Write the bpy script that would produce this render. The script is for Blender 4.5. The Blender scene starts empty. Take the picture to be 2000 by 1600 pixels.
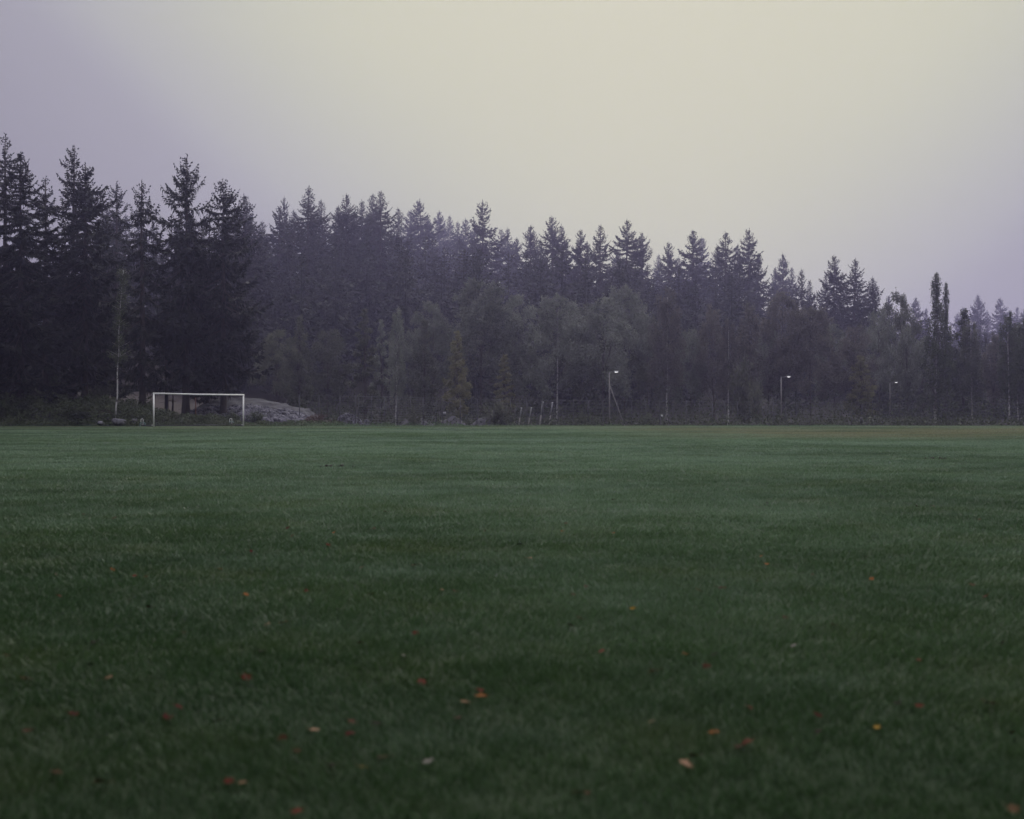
import bpy, math, random
import numpy as np
from mathutils import Vector
R = math.radians
sc = bpy.context.scene
col = sc.collection

# ------------------------------------------------------------------ camera
CAM_H = 1.3
F = 2571.0                      # focal length in photo pixels (photo is 2000 px wide)
cam_d = bpy.data.cameras.new('camera')
cam_d.sensor_width = 36.0
cam_d.lens = 36.0 * F / 2000.0
cam_d.clip_start = 0.1
cam_d.clip_end = 6000
cam_d.dof.use_dof = True
cam_d.dof.focus_distance = 75.0
cam_d.dof.aperture_fstop = 2.3
cam = bpy.data.objects.new('camera', cam_d)
cam.location = (0, 0, CAM_H)
cam.rotation_euler = (R(90), 0, 0)
col.objects.link(cam)
sc.camera = cam

# ------------------------------------------------------------------ exposure / render
sc.view_settings.view_transform = 'Standard'
sc.view_settings.look = 'None'
sc.view_settings.exposure = 0.0
sc.view_settings.gamma = 1.0
sc.view_settings.use_curve_mapping = False
cy = sc.cycles
cy.max_bounces = 5
cy.diffuse_bounces = 2
cy.glossy_bounces = 2
cy.transmission_bounces = 2
cy.transparent_max_bounces = 6
cy.volume_bounces = 1
cy.use_denoising = True

# ------------------------------------------------------------------ world: misty overcast dawn
SUN_EL, SUN_AZ = 32.0, 5.0      # azimuth clockwise from +Y (view direction)
w = bpy.data.worlds.new('World')
sc.world = w
w.use_nodes = True
nt = w.node_tree
nt.nodes.clear()
N = nt.nodes.new
L = nt.links.new
def wmath(op, a, b=None):
    n = N('ShaderNodeMath'); n.operation = op
    for i, v in enumerate((a, b)):
        if v is None: continue
        if isinstance(v, (int, float)): n.inputs[i].default_value = v
        else: L(v, n.inputs[i])
    return n.outputs[0]
def wramp(fac, stops, interp='EASE'):
    n = N('ShaderNodeValToRGB'); n.color_ramp.interpolation = interp
    el = n.color_ramp.elements
    while len(el) < len(stops): el.new(0.5)
    for e, (p, c) in zip(el, stops):
        e.position = p; e.color = (*c, 1)
    L(fac, n.inputs[0]); return n.outputs[0]
tc = N('ShaderNodeTexCoord'); sep = N('ShaderNodeSeparateXYZ'); L(tc.outputs['Generated'], sep.inputs[0])
X, Y, Z = sep.outputs
az0 = wmath('SUBTRACT', wmath('ARCTAN2', X, Y), R(6.0))
az = wmath('SUBTRACT', wmath('SQRT', wmath('ADD', wmath('MULTIPLY', az0, az0), 0.01)), 0.1)
elv = wmath('DIVIDE', wmath('ARCSINE', Z), math.pi / 2)
azn = wmath('DIVIDE', az, math.pi)                       # 0 at the bright patch of cloud, 1 behind
low = wmath('MULTIPLY', wmath('MAXIMUM', wmath('SUBTRACT', 0.0889, wmath('MULTIPLY', elv, 0.5)), 0.0), 1.1)
side = wramp(wmath('ADD', azn, low), [(0.0, (0.620, 0.605, 0.408)), (0.042, (0.600, 0.592, 0.406)), (0.072, (0.532, 0.535, 0.405)), (0.102, (0.430, 0.428, 0.415)),
                   (0.118, (0.360, 0.345, 0.378)), (0.17, (0.290, 0.272, 0.318)), (0.30, (0.24, 0.225, 0.29)), (0.60, (0.16, 0.155, 0.18)), (1.0, (0.12, 0.118, 0.135))], 'B_SPLINE')
zen = wramp(azn, [(0.0, (0.80, 0.80, 0.78)), (1.0, (0.42, 0.42, 0.46))], 'LINEAR')
zs = N('ShaderNodeVectorMath'); zs.operation = 'SCALE'; zs.inputs['Scale'].default_value = 3.2; L(zen, zs.inputs[0]); zen = zs.outputs[0]
cap = wramp(elv, [(0.0, (1, 1, 1)), (0.5, (1, 1, 1)), (0.8, (0.55, 0.55, 0.57))])          # heavier cloud overhead
zc = N('ShaderNodeMixRGB'); zc.blend_type = 'MULTIPLY'; zc.inputs[0].default_value = 1; L(zen, zc.inputs[1]); L(cap, zc.inputs[2]); zen = zc.outputs[0]
f = wramp(elv, [(0.0, (0, 0, 0)), (0.215, (0.0, 0.0, 0.0)), (0.45, (1, 1, 1))], 'EASE')
mix = N('ShaderNodeMixRGB'); L(f, mix.inputs[0]); L(side, mix.inputs[1]); L(zen, mix.inputs[2])
# soft, barely visible structure in the cloud sheet
noi = N('ShaderNodeTexNoise'); noi.inputs['Scale'].default_value = 2.2; noi.inputs['Detail'].default_value = 3
L(tc.outputs['Generated'], noi.inputs['Vector'])
nm = N('ShaderNodeMapRange'); L(noi.outputs[0], nm.inputs[0]); nm.inputs[3].default_value = 0.94; nm.inputs[4].default_value = 1.05
mul = N('ShaderNodeMixRGB'); mul.blend_type = 'MULTIPLY'; mul.inputs[0].default_value = 1; L(mix.outputs[0], mul.inputs[1])
L(nm.outputs[0], mul.inputs[2])
bg = N('ShaderNodeBackground'); L(mul.outputs[0], bg.inputs[0]); bg.inputs[1].default_value = 1.0
sky = N('ShaderNodeTexSky'); sky.sky_type = 'NISHITA'; sky.sun_disc = False
sky.sun_elevation = R(SUN_EL); sky.sun_rotation = R(SUN_AZ)
bg2 = N('ShaderNodeBackground'); L(sky.outputs[0], bg2.inputs[0]); bg2.inputs[1].default_value = 0.05
ms = N('ShaderNodeMixShader'); ms.inputs[0].default_value = 0.93
L(bg2.outputs[0], ms.inputs[1]); L(bg.outputs[0], ms.inputs[2])
out = N('ShaderNodeOutputWorld'); L(ms.outputs[0], out.inputs[0])

sun_d = bpy.data.lights.new('sun', 'SUN')
sun_d.energy = 1.0
sun_d.angle = R(40)
sun_d.color = (1.0, 0.95, 0.86)
sun = bpy.data.objects.new('sun', sun_d)
dv = Vector((math.sin(R(SUN_AZ)) * math.cos(R(SUN_EL)), math.cos(R(SUN_AZ)) * math.cos(R(SUN_EL)), math.sin(R(SUN_EL))))
sun.rotation_euler = dv.to_track_quat('Z', 'Y').to_euler()
sun.location = (0, 0, 60)
col.objects.link(sun)

# ------------------------------------------------------------------ helpers
def at(px, py, d):
    """photo pixel at distance d -> world point"""
    return np.array([(px - 1000.0) / F * d, d, CAM_H + (800.0 - py) / F * d])

def sstep(a, b, x):
    t = np.clip((np.asarray(x, float) - a) / (b - a), 0, 1)
    return t * t * (3 - 2 * t)

def vnoise(x, y, seed=0):
    """smooth value noise, vectorised"""
    x = np.asarray(x, float); y = np.asarray(y, float)
    xi = np.floor(x); yi = np.floor(y); fx = x - xi; fy = y - yi
    def h(a, b):
        s = np.sin(a * 127.1 + b * 311.7 + seed * 74.7) * 43758.5453
        return s - np.floor(s)
    ux = fx * fx * (3 - 2 * fx); uy = fy * fy * (3 - 2 * fy)
    return (h(xi, yi) * (1 - ux) + h(xi + 1, yi) * ux) * (1 - uy) + (h(xi, yi + 1) * (1 - ux) + h(xi + 1, yi + 1) * ux) * uy

_HP = [-400, 0, 300, 480, 620, 760, 900, 1050, 1230, 1450, 1530, 1640, 1720, 1850, 2050, 2600]
_H1 = [6, 7, 9, 11, 12.5, 12.5, 10.5, 8.0, 8.3, 7.0, 4.5, 3.5, 1.5, 0.3, 0.0, 0.0]
_H2 = [8, 9, 10, 12, 13, 13, 13, 12, 11, 10, 9, 8, 7, 6, 5, 5]
_BP = [-400, 0, 160, 283, 365, 433, 520, 600, 760, 1000, 2600]
_B = [2.6, 1.9, 1.4, 1.0, 0.35, 0.25, 0.0, -0.35, -0.5, -0.5, -0.5]
def terrain(x, y):
    x = np.asarray(x, float); y = np.asarray(y, float)
    u = x / np.maximum(y, 20.0) * F + 1000.0
    b = np.interp(u, _BP, _B) * np.where(u < 560, sstep(101.0, 107.5, y), sstep(102.5, 111, y))
    b2 = np.interp(u, [-400, 200, 480, 620, 2600], [2.0, 2.0, 1.2, 0.2, 0.0]) * sstep(115, 150, y)
    h = np.interp(u, _HP, _H1) * 1.35 * sstep(150, 270, y) + np.interp(u, _HP, _H2) * 1.5 * sstep(270, 560, y)
    lump = (vnoise(x * 0.35, y * 0.35, 3) - 0.5) * 0.35 * sstep(104, 112, y)
    fld = (vnoise(x * 0.22, y * 0.22, 5) - 0.5) * 0.05 + (vnoise(x * 0.9, y * 0.9, 6) - 0.5) * 0.025
    fld = fld * (1 - sstep(90, 96, y))
    return b + b2 + h + lump + fld
def tz(x, y): return float(terrain(x, y))

def new_mesh(name, V, faces):
    """faces: list of int arrays (n,k)"""
    V = np.asarray(V, np.float32).reshape(-1, 3)
    me = bpy.data.meshes.new(name)
    me.vertices.add(len(V)); me.vertices.foreach_set('co', V.ravel())
    faces = [np.asarray(f, np.int32) for f in faces if len(f)]
    nl = sum(f.size for f in faces); npoly = sum(len(f) for f in faces)
    me.loops.add(nl); me.polygons.add(npoly)
    me.loops.foreach_set('vertex_index', np.concatenate([f.ravel() for f in faces]))
    tot = np.concatenate([np.full(len(f), f.shape[1], np.int32) for f in faces])
    st = np.concatenate([[0], np.cumsum(tot)[:-1]]).astype(np.int32)
    me.polygons.foreach_set('loop_start', st)
    me.update(calc_edges=True)
    return me

class MB:
    """collects shapes for one mesh"""
    def __init__(s): s.V = []; s.T = []; s.Q = []; s.n = 0
    def add(s, V, T=None, Q=None):
        V = np.asarray(V, float).reshape(-1, 3)
        if T is not None and len(T): s.T.append(np.asarray(T) + s.n)
        if Q is not None and len(Q): s.Q.append(np.asarray(Q) + s.n)
        s.V.append(V); s.n += len(V); return s
    def tube(s, pts, rad, k=8, caps=True):
        pts = np.asarray(pts, float); n = len(pts)
        rad = np.broadcast_to(np.asarray(rad, float), (n,))
        d = np.gradient(pts, axis=0); d /= np.linalg.norm(d, axis=1)[:, None] + 1e-9
        ref = np.array([0, 0, 1.0]) if abs(d[0][2]) < 0.9 else np.array([1.0, 0, 0])
        a = np.cross(d, ref); a /= np.linalg.norm(a, axis=1)[:, None] + 1e-9
        b = np.cross(d, a)
        th = np.arange(k) * 2 * math.pi / k
        V = (pts[:, None] + rad[:, None, None] * (np.cos(th)[None, :, None] * a[:, None] + np.sin(th)[None, :, None] * b[:, None])).reshape(-1, 3)
        Q = [[i * k + j, i * k + (j + 1) % k, (i + 1) * k + (j + 1) % k, (i + 1) * k + j] for i in range(n - 1) for j in range(k)]
        T = []
        if caps:
            V = np.vstack([V, pts[0], pts[-1]])
            c0, c1 = n * k, n * k + 1
            T = [[c0, (j + 1) % k, j] for j in range(k)] + [[c1, (n - 1) * k + j, (n - 1) * k + (j + 1) % k] for j in range(k)]
        return s.add(V, T, Q)
    def box(s, c, size, rz=0.0, rx=0.0):
        x, y, z = [v / 2 for v in size]
        V = np.array([[-x, -y, -z], [x, -y, -z], [x, y, -z], [-x, y, -z], [-x, -y, z], [x, -y, z], [x, y, z], [-x, y, z]])
        if rx:
            cx, sx = math.cos(rx), math.sin(rx); V = V @ np.array([[1, 0, 0], [0, cx, -sx], [0, sx, cx]]).T
        cz, sz = math.cos(rz), math.sin(rz); V = V @ np.array([[cz, -sz, 0], [sz, cz, 0], [0, 0, 1]]).T
        return s.add(V + np.asarray(c), None, [[0, 3, 2, 1], [4, 5, 6, 7], [0, 1, 5, 4], [1, 2, 6, 5], [2, 3, 7, 6], [3, 0, 4, 7]])
    def torus(s, c, r, t, axis, a0=0, a1=2 * math.pi, n=24, k=6):
        """ring (or arc) of radius r in the plane spanned by axis (horizontal unit vector) and z"""
        th = np.linspace(a0, a1, n)
        ax = np.array([axis[0], axis[1], 0.0])
        pts = np.asarray(c) + r * (np.cos(th)[:, None] * ax + np.sin(th)[:, None] * np.array([0, 0, 1.0]))
        return s.tube(pts, t, k)
    def mesh(s, name, smooth=False):
        V = np.vstack(s.V); fs = []
        if s.T: fs.append(np.vstack(s.T))
        if s.Q: fs.append(np.vstack(s.Q))
        me = new_mesh(name, V, fs)
        if smooth: me.polygons.foreach_set('use_smooth', np.ones(len(me.polygons), bool))
        return me

def part(name, me, mat, parent, loc=None):
    if isinstance(me, MB): me = me.mesh(name)
    o = bpy.data.objects.new(name, me)
    if mat is not None and not me.materials: me.materials.append(mat)
    if parent is not None: o.parent = parent
    if loc is not None: o.location = loc
    col.objects.link(o); return o
def tag(o, label=None, cat=None, group=None, kind=None):
    for k, v in (('label', label), ('category', cat), ('group', group), ('kind', kind)):
        if v: o[k] = v
    return o
def thing(name, loc, label, cat, group=None, rz=0.0):
    o = bpy.data.objects.new(name, None); o.empty_display_size = 0.2
    o.location = [float(v) for v in loc]; o.rotation_euler = (0, 0, rz); col.objects.link(o)
    return tag(o, label, cat, group)

ORD = ['leftmost', 'second from left', 'third from left', 'fourth from left', 'fifth from left', 'sixth from left', 'seventh from left',
       'eighth from left', 'ninth from left', 'tenth from left', 'eleventh from left', 'twelfth from left', 'thirteenth from left', 'fourteenth from left']
NUM = ['zero', 'one', 'two', 'three', 'four', 'five', 'six', 'seven', 'eight', 'nine', 'ten', 'eleven', 'twelve', 'thirteen', 'fourteen']

# ------------------------------------------------------------------ materials
def mat_new(name):
    m = bpy.data.materials.new(name); m.use_nodes = True
    t = m.node_tree; b = t.nodes['Principled BSDF']
    return m, t, b
class G:
    """small node-graph helper"""
    def __init__(s, t): s.t = t
    def n(s, typ, **kw):
        o = s.t.nodes.new(typ)
        for k, v in kw.items(): setattr(o, k, v)
        return o
    def put(s, sock, v):
        if isinstance(v, (int, float)): sock.default_value = v
        elif isinstance(v, (tuple, list)): sock.default_value = (*v, 1) if len(v) == 3 and sock.type == 'RGBA' else v
        else: s.t.links.new(v, sock)
    def math(s, op, a, b=0.0, c=0.0):
        o = s.n('ShaderNodeMath', operation=op)
        s.put(o.inputs[0], a); s.put(o.inputs[1], b); s.put(o.inputs[2], c); return o.outputs[0]
    def mix(s, f, a, b, mode='MIX'):
        o = s.n('ShaderNodeMixRGB', blend_type=mode)
        s.put(o.inputs[0], f); s.put(o.inputs[1], a); s.put(o.inputs[2], b); return o.outputs[0]
    def ramp(s, f, a, b):
        o = s.n('ShaderNodeMapRange', interpolation_type='SMOOTHSTEP')
        s.put(o.inputs[0], f); o.inputs[1].default_value = a; o.inputs[2].default_value = b; return o.outputs[0]
    def noise(s, vec, scale, detail=4, rough=0.55, stretch=None):
        if stretch:
            m = s.n('ShaderNodeMapping'); m.inputs['Scale'].default_value = stretch; s.put(m.inputs['Vector'], vec); vec = m.outputs[0]
        o = s.n('ShaderNodeTexNoise'); s.put(o.inputs['Vector'], vec)
        o.inputs['Scale'].default_value = scale; o.inputs['Detail'].default_value = detail; o.inputs['Roughness'].default_value = rough
        return o.outputs[0]
    def pos(s): return s.n('ShaderNodeNewGeometry').outputs['Position']

def lawn_colour(g):
    """mown turf: patchy greens, silver dewy patches with painted light falloff, one dry yellowed strip (world position)"""
    p = g.pos()
    sp = g.n('ShaderNodeSeparateXYZ'); g.put(sp.inputs[0], p)
    px, py = sp.outputs[0], sp.outputs[1]
    n1 = g.noise(p, 0.10, 5, 0.6, (0.7, 1, 1)); n2 = g.noise(p, 0.55, 4, 0.6); n3 = g.noise(p, 3.0, 3, 0.6)
    c = g.mix(g.ramp(n1, 0.36, 0.64), LAWN['deep'], LAWN['mid'])
    c = g.mix(g.math('MULTIPLY', g.ramp(n2, 0.45, 0.75), 0.55), c, LAWN['moss'])
    c = g.mix(g.math('MULTIPLY', g.ramp(n3, 0.5, 0.75), 0.35), c, LAWN['deep'])
    # dewy patches, brightened with distance in the colour
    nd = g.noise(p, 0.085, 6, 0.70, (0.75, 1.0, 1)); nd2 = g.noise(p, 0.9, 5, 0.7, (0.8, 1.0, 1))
    far_lift = g.math('MULTIPLY', g.ramp(py, 3, 32), g.math('SUBTRACT', 1.0, g.math('MULTIPLY', g.ramp(py, 50, 66), 0.35)))      # near grass kept darker to paint the light falloff; dewy streaks lie midfield
    dew_lift = g.math('MULTIPLY_ADD', far_lift, 0.20, g.math('MULTIPLY_ADD', nd2, 0.60, g.math('MULTIPLY', nd, 1.20)))
    dew_lift = g.ramp(dew_lift, 0.80, 1.30)
    c = g.mix(g.math('MULTIPLY', dew_lift, 0.62), c, LAWN['dew_lift'])
    # dry yellowed strip on the far right
    ex = g.ramp(px, 2.0, 16.0)
    ey = g.math('SUBTRACT', 1.0, g.ramp(g.math('ABSOLUTE', g.math('SUBTRACT', py, 75.0)), 9, 22))
    dry = g.math('MULTIPLY', g.math('MULTIPLY', ex, ey), g.ramp(g.noise(p, 0.16, 5, 0.6, (0.4, 1, 1)), 0.3, 0.6))
    c = g.mix(g.math('MULTIPLY', dry, 0.8), c, LAWN['dry'])
    far = g.math('MULTIPLY', g.ramp(py, 70, 100), g.ramp(g.noise(p, 0.2, 4, 0.6, (0.3, 1, 1)), 0.35, 0.65))
    c = g.mix(g.math('MULTIPLY', far, 0.5), c, LAWN['dry'])
    return c, dew_lift, n3
LAWN = dict(deep=(0.050, 0.105, 0.042), mid=(0.092, 0.168, 0.068), moss=(0.135, 0.185, 0.066), dew_lift=(0.290, 0.425, 0.295), dry=(0.250, 0.235, 0.120))

def make_grass_mat():
    m, t, b = mat_new('lawn_grass'); g = G(t)
    c, dew_lift, _ = lawn_colour(g)
    at_ = g.n('ShaderNodeAttribute', attribute_name='tint')
    k = g.n('ShaderNodeMapRange'); g.put(k.inputs[0], at_.outputs['Fac']); k.inputs[3].default_value = 0.55; k.inputs[4].default_value = 1.155
    c = g.mix(1.0, c, k.outputs[0], 'MULTIPLY')
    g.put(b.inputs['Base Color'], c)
    b.inputs['Roughness'].default_value = 0.45
    b.inputs['Specular IOR Level'].default_value = 0.3
    tr = g.n('ShaderNodeBsdfTranslucent'); g.put(tr.inputs[0], c)
    mx = g.n('ShaderNodeMixShader'); mx.inputs[0].default_value = 0.30
    t.links.new(b.outputs[0], mx.inputs[1]); t.links.new(tr.outputs[0], mx.inputs[2])
    t.links.new(mx.outputs[0], t.nodes['Material Output'].inputs[0])
    return m

def make_ground_mat():
    m, t, b = mat_new('ground_turf_and_soil'); g = G(t)
    c, dew_lift, n3 = lawn_colour(g)
    p = g.pos(); sp = g.n('ShaderNodeSeparateXYZ'); g.put(sp.inputs[0], p)
    soil = g.mix(g.ramp(g.noise(p, 1.3, 5), 0.4, 0.65), (0.009, 0.008, 0.007), (0.017, 0.014, 0.012))
    under = g.mix(0.75, c, (0.012, 0.013, 0.009))
    edge = g.math('ADD', sp.outputs[1], g.math('MULTIPLY', g.noise(p, 0.4, 3), 2.0))
    # bare trodden earth on the rise behind the goal
    ux = g.math('DIVIDE', sp.outputs[0], g.math('MAXIMUM', sp.outputs[1], 20.0))
    bare = g.math('MULTIPLY', g.ramp(sp.outputs[1], 116, 124), g.math('SUBTRACT', 1.0, g.ramp(g.math('ABSOLUTE', g.math('ADD', ux, 0.27)), 0.03, 0.08)))
    soil = g.mix(g.math('MULTIPLY', bare, 0.8), soil, (0.045, 0.036, 0.034))
    c2 = g.mix(g.ramp(edge, 103.6, 105.0), under, soil)
    g.put(b.inputs['Base Color'], c2); b.inputs['Roughness'].default_value = 0.95; b.inputs['Specular IOR Level'].default_value = 0.1
    bp = g.n('ShaderNodeBump'); bp.inputs['Strength'].default_value = 0.6; bp.inputs['Distance'].default_value = 0.05
    g.put(bp.inputs['Height'], g.noise(p, 6, 5)); t.links.new(bp.outputs[0], b.inputs['Normal'])
    return m

def leaf_mat(name, c1, c2, transl=0.25, rough=0.7, scale=0.7):
    m, t, b = mat_new(name); g = G(t)
    oi = g.n('ShaderNodeObjectInfo')
    n = g.noise(g.pos(), scale, 4, 0.6)
    c = g.mix(g.ramp(n, 0.35, 0.65), c1, c2)
    k = g.math('MULTIPLY_ADD', oi.outputs['Random'], 0.5, 0.75)
    c = g.mix(1.0, c, k, 'MULTIPLY')
    g.put(b.inputs['Base Color'], c); b.inputs['Roughness'].default_value = rough; b.inputs['Specular IOR Level'].default_value = 0.25
    if transl:
        tr = g.n('ShaderNodeBsdfTranslucent'); g.put(tr.inputs[0], c)
        mx = g.n('ShaderNodeMixShader'); mx.inputs[0].default_value = transl
        t.links.new(b.outputs[0], mx.inputs[1]); t.links.new(tr.outputs[0], mx.inputs[2])
        t.links.new(mx.outputs[0], t.nodes['Material Output'].inputs[0])
    return m
def plain(name, c1, c2=None, rough=0.7, scale=8.0, metal=0.0, bump=0.0, stretch=None, spec=0.4):
    m, t, b = mat_new(name); g = G(t)
    c2 = c2 or tuple(v * 0.75 for v in c1)
    tco = g.n('ShaderNodeTexCoord').outputs['Object']
    n = g.noise(tco, scale, 5, 0.6, stretch)
    g.put(b.inputs['Base Color'], g.mix(g.ramp(n, 0.38, 0.62), c1, c2))
    b.inputs['Roughness'].default_value = rough; b.inputs['Metallic'].default_value = metal; b.inputs['Specular IOR Level'].default_value = spec
    if bump:
        bp = g.n('ShaderNodeBump'); bp.inputs['Strength'].default_value = bump; bp.inputs['Distance'].default_value = 0.03
        g.put(bp.inputs['Height'], n); t.links.new(bp.outputs[0], b.inputs['Normal'])
    return m
M = {}
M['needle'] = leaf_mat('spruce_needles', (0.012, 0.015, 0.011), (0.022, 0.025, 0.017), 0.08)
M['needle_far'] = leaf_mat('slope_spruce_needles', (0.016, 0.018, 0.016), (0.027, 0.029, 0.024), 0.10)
M['bark'] = plain('spruce_bark', (0.060, 0.046, 0.040), (0.035, 0.028, 0.026), 0.95, 5, bump=0.8, stretch=(3, 3, 0.6))
M['grey_leaf'] = leaf_mat('willow_leaves', (0.112, 0.122, 0.100), (0.188, 0.198, 0.165), 0.15)
M['olive_leaf'] = leaf_mat('alder_leaves', (0.070, 0.075, 0.052), (0.112, 0.116, 0.082), 0.15)
M['gold_leaf'] = leaf_mat('autumn_birch_leaves', (0.145, 0.142, 0.072), (0.200, 0.188, 0.100), 0.3)
M['rust_leaf'] = leaf_mat('rusty_birch_leaves', (0.088, 0.082, 0.074), (0.130, 0.118, 0.104), 0.3)
M['dark_leaf'] = leaf_mat('bramble_leaves', (0.038, 0.050, 0.026), (0.065, 0.075, 0.038), 0.2)
M['bramble'] = leaf_mat('bank_bramble_leaves', (0.055, 0.068, 0.038), (0.090, 0.102, 0.058), 0.2)
M['red_leaf'] = leaf_mat('reddened_shrub_leaves', (0.080, 0.050, 0.042), (0.120, 0.072, 0.058), 0.2)
M['weed_leaf'] = leaf_mat('weed_leaves', (0.060, 0.105, 0.050), (0.100, 0.150, 0.075), 0.3)
def birch_bark():
    m, t, b = mat_new('birch_bark'); g = G(t)
    tco = g.n('ShaderNodeTexCoord').outputs['Object']
    n = g.noise(tco, 2.2, 4, 0.7, (1.5, 1.5, 2.2))
    g.put(b.inputs['Base Color'], g.mix(g.ramp(n, 0.50, 0.60), (0.42, 0.405, 0.41), (0.06, 0.052, 0.052)))
    b.inputs['Roughness'].default_value = 0.8
    return m
M['birch'] = birch_bark()
M['white'] = plain('white_paint', (0.80, 0.79, 0.78), (0.72, 0.71, 0.70), 0.45, 3)
M['galv'] = plain('galvanised_steel', (0.22, 0.22, 0.235), (0.16, 0.16, 0.175), 0.5, 6, 0.3)
M['fence'] = plain('dark_fence_steel', (0.045, 0.045, 0.055), (0.03, 0.03, 0.04), 0.6, 10)
M['wire'] = plain('fence_wire', (0.085, 0.085, 0.10), (0.06, 0.06, 0.07), 0.6, 10)
M['rubber'] = plain('tyre_rubber', (0.05, 0.05, 0.06), None, 0.8)
M['teal'] = plain('teal_plastic', (0.16, 0.27, 0.25), None, 0.6)
M['wood'] = plain('weathered_wood', (0.20, 0.188, 0.19), (0.13, 0.12, 0.12), 0.85, 6, stretch=(3, 3, 0.5), bump=0.4)
M['rust'] = plain('rusty_iron', (0.17, 0.085, 0.06), (0.11, 0.055, 0.045), 0.9, 9, bump=0.3)
M['stone'] = plain('crushed_stone', (0.150, 0.142, 0.178), (0.036, 0.034, 0.044), 0.9, 1.7, bump=0.5)
M['gravel'] = plain('fine_gravel', (0.054, 0.051, 0.062), (0.036, 0.034, 0.042), 0.95, 2.5, bump=0.6)
M['boulder'] = plain('granite', (0.21, 0.20, 0.235), (0.09, 0.087, 0.10), 0.9, 2.5, bump=0.6)
M['soil'] = plain('dark_soil', (0.040, 0.034, 0.026), (0.022, 0.02, 0.016), 0.95, 12, bump=0.6)
M['sign'] = plain('sign_enamel', (0.62, 0.62, 0.64), (0.55, 0.55, 0.57), 0.5, 3)
M['sign_grey'] = plain('faded_sign_enamel', (0.20, 0.20, 0.22), (0.16, 0.16, 0.18), 0.6, 4)
def glow_mat():
    m, t, b = mat_new('lamp_glass_lit')
    b.inputs['Base Color'].default_value = (0.8, 0.8, 0.8, 1)
    b.inputs['Emission Color'].default_value = (1.0, 0.97, 0.98, 1); b.inputs['Emission Strength'].default_value = 1.15
    return m
M['glow'] = glow_mat()

# ------------------------------------------------------------------ ground: one sheet to the horizon
def axis(parts):
    a = np.concatenate([np.arange(s, e, st) for s, e, st in parts] + [[parts[-1][1]]]); return np.unique(np.round(a, 4))
gx = axis([(-2600, -600, 200), (-600, -150, 25), (-150, -60, 3), (-60, 60, 0.75), (60, 150, 3), (150, 600, 25), (600, 2600, 200)])
gy = axis([(-400, -40, 20), (-40, 0, 4), (0, 60, 0.75), (60, 130, 0.6), (130, 340, 3), (340, 800, 30), (800, 3200, 200)])
GX, GY = np.meshgrid(gx, gy)
GZ = terrain(GX, GY)
nx, ny = len(gx), len(gy)
idx = np.arange(nx * ny).reshape(ny, nx)
Q = np.stack([idx[:-1, :-1], idx[:-1, 1:], idx[1:, 1:], idx[1:, :-1]], -1).reshape(-1, 4)
me = new_mesh('ground', np.stack([GX, GY, GZ], -1), [Q])
me.polygons.foreach_set('use_smooth', np.ones(len(me.polygons), bool))
tag(part('ground', me, make_ground_mat(), None), kind='structure')

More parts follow.
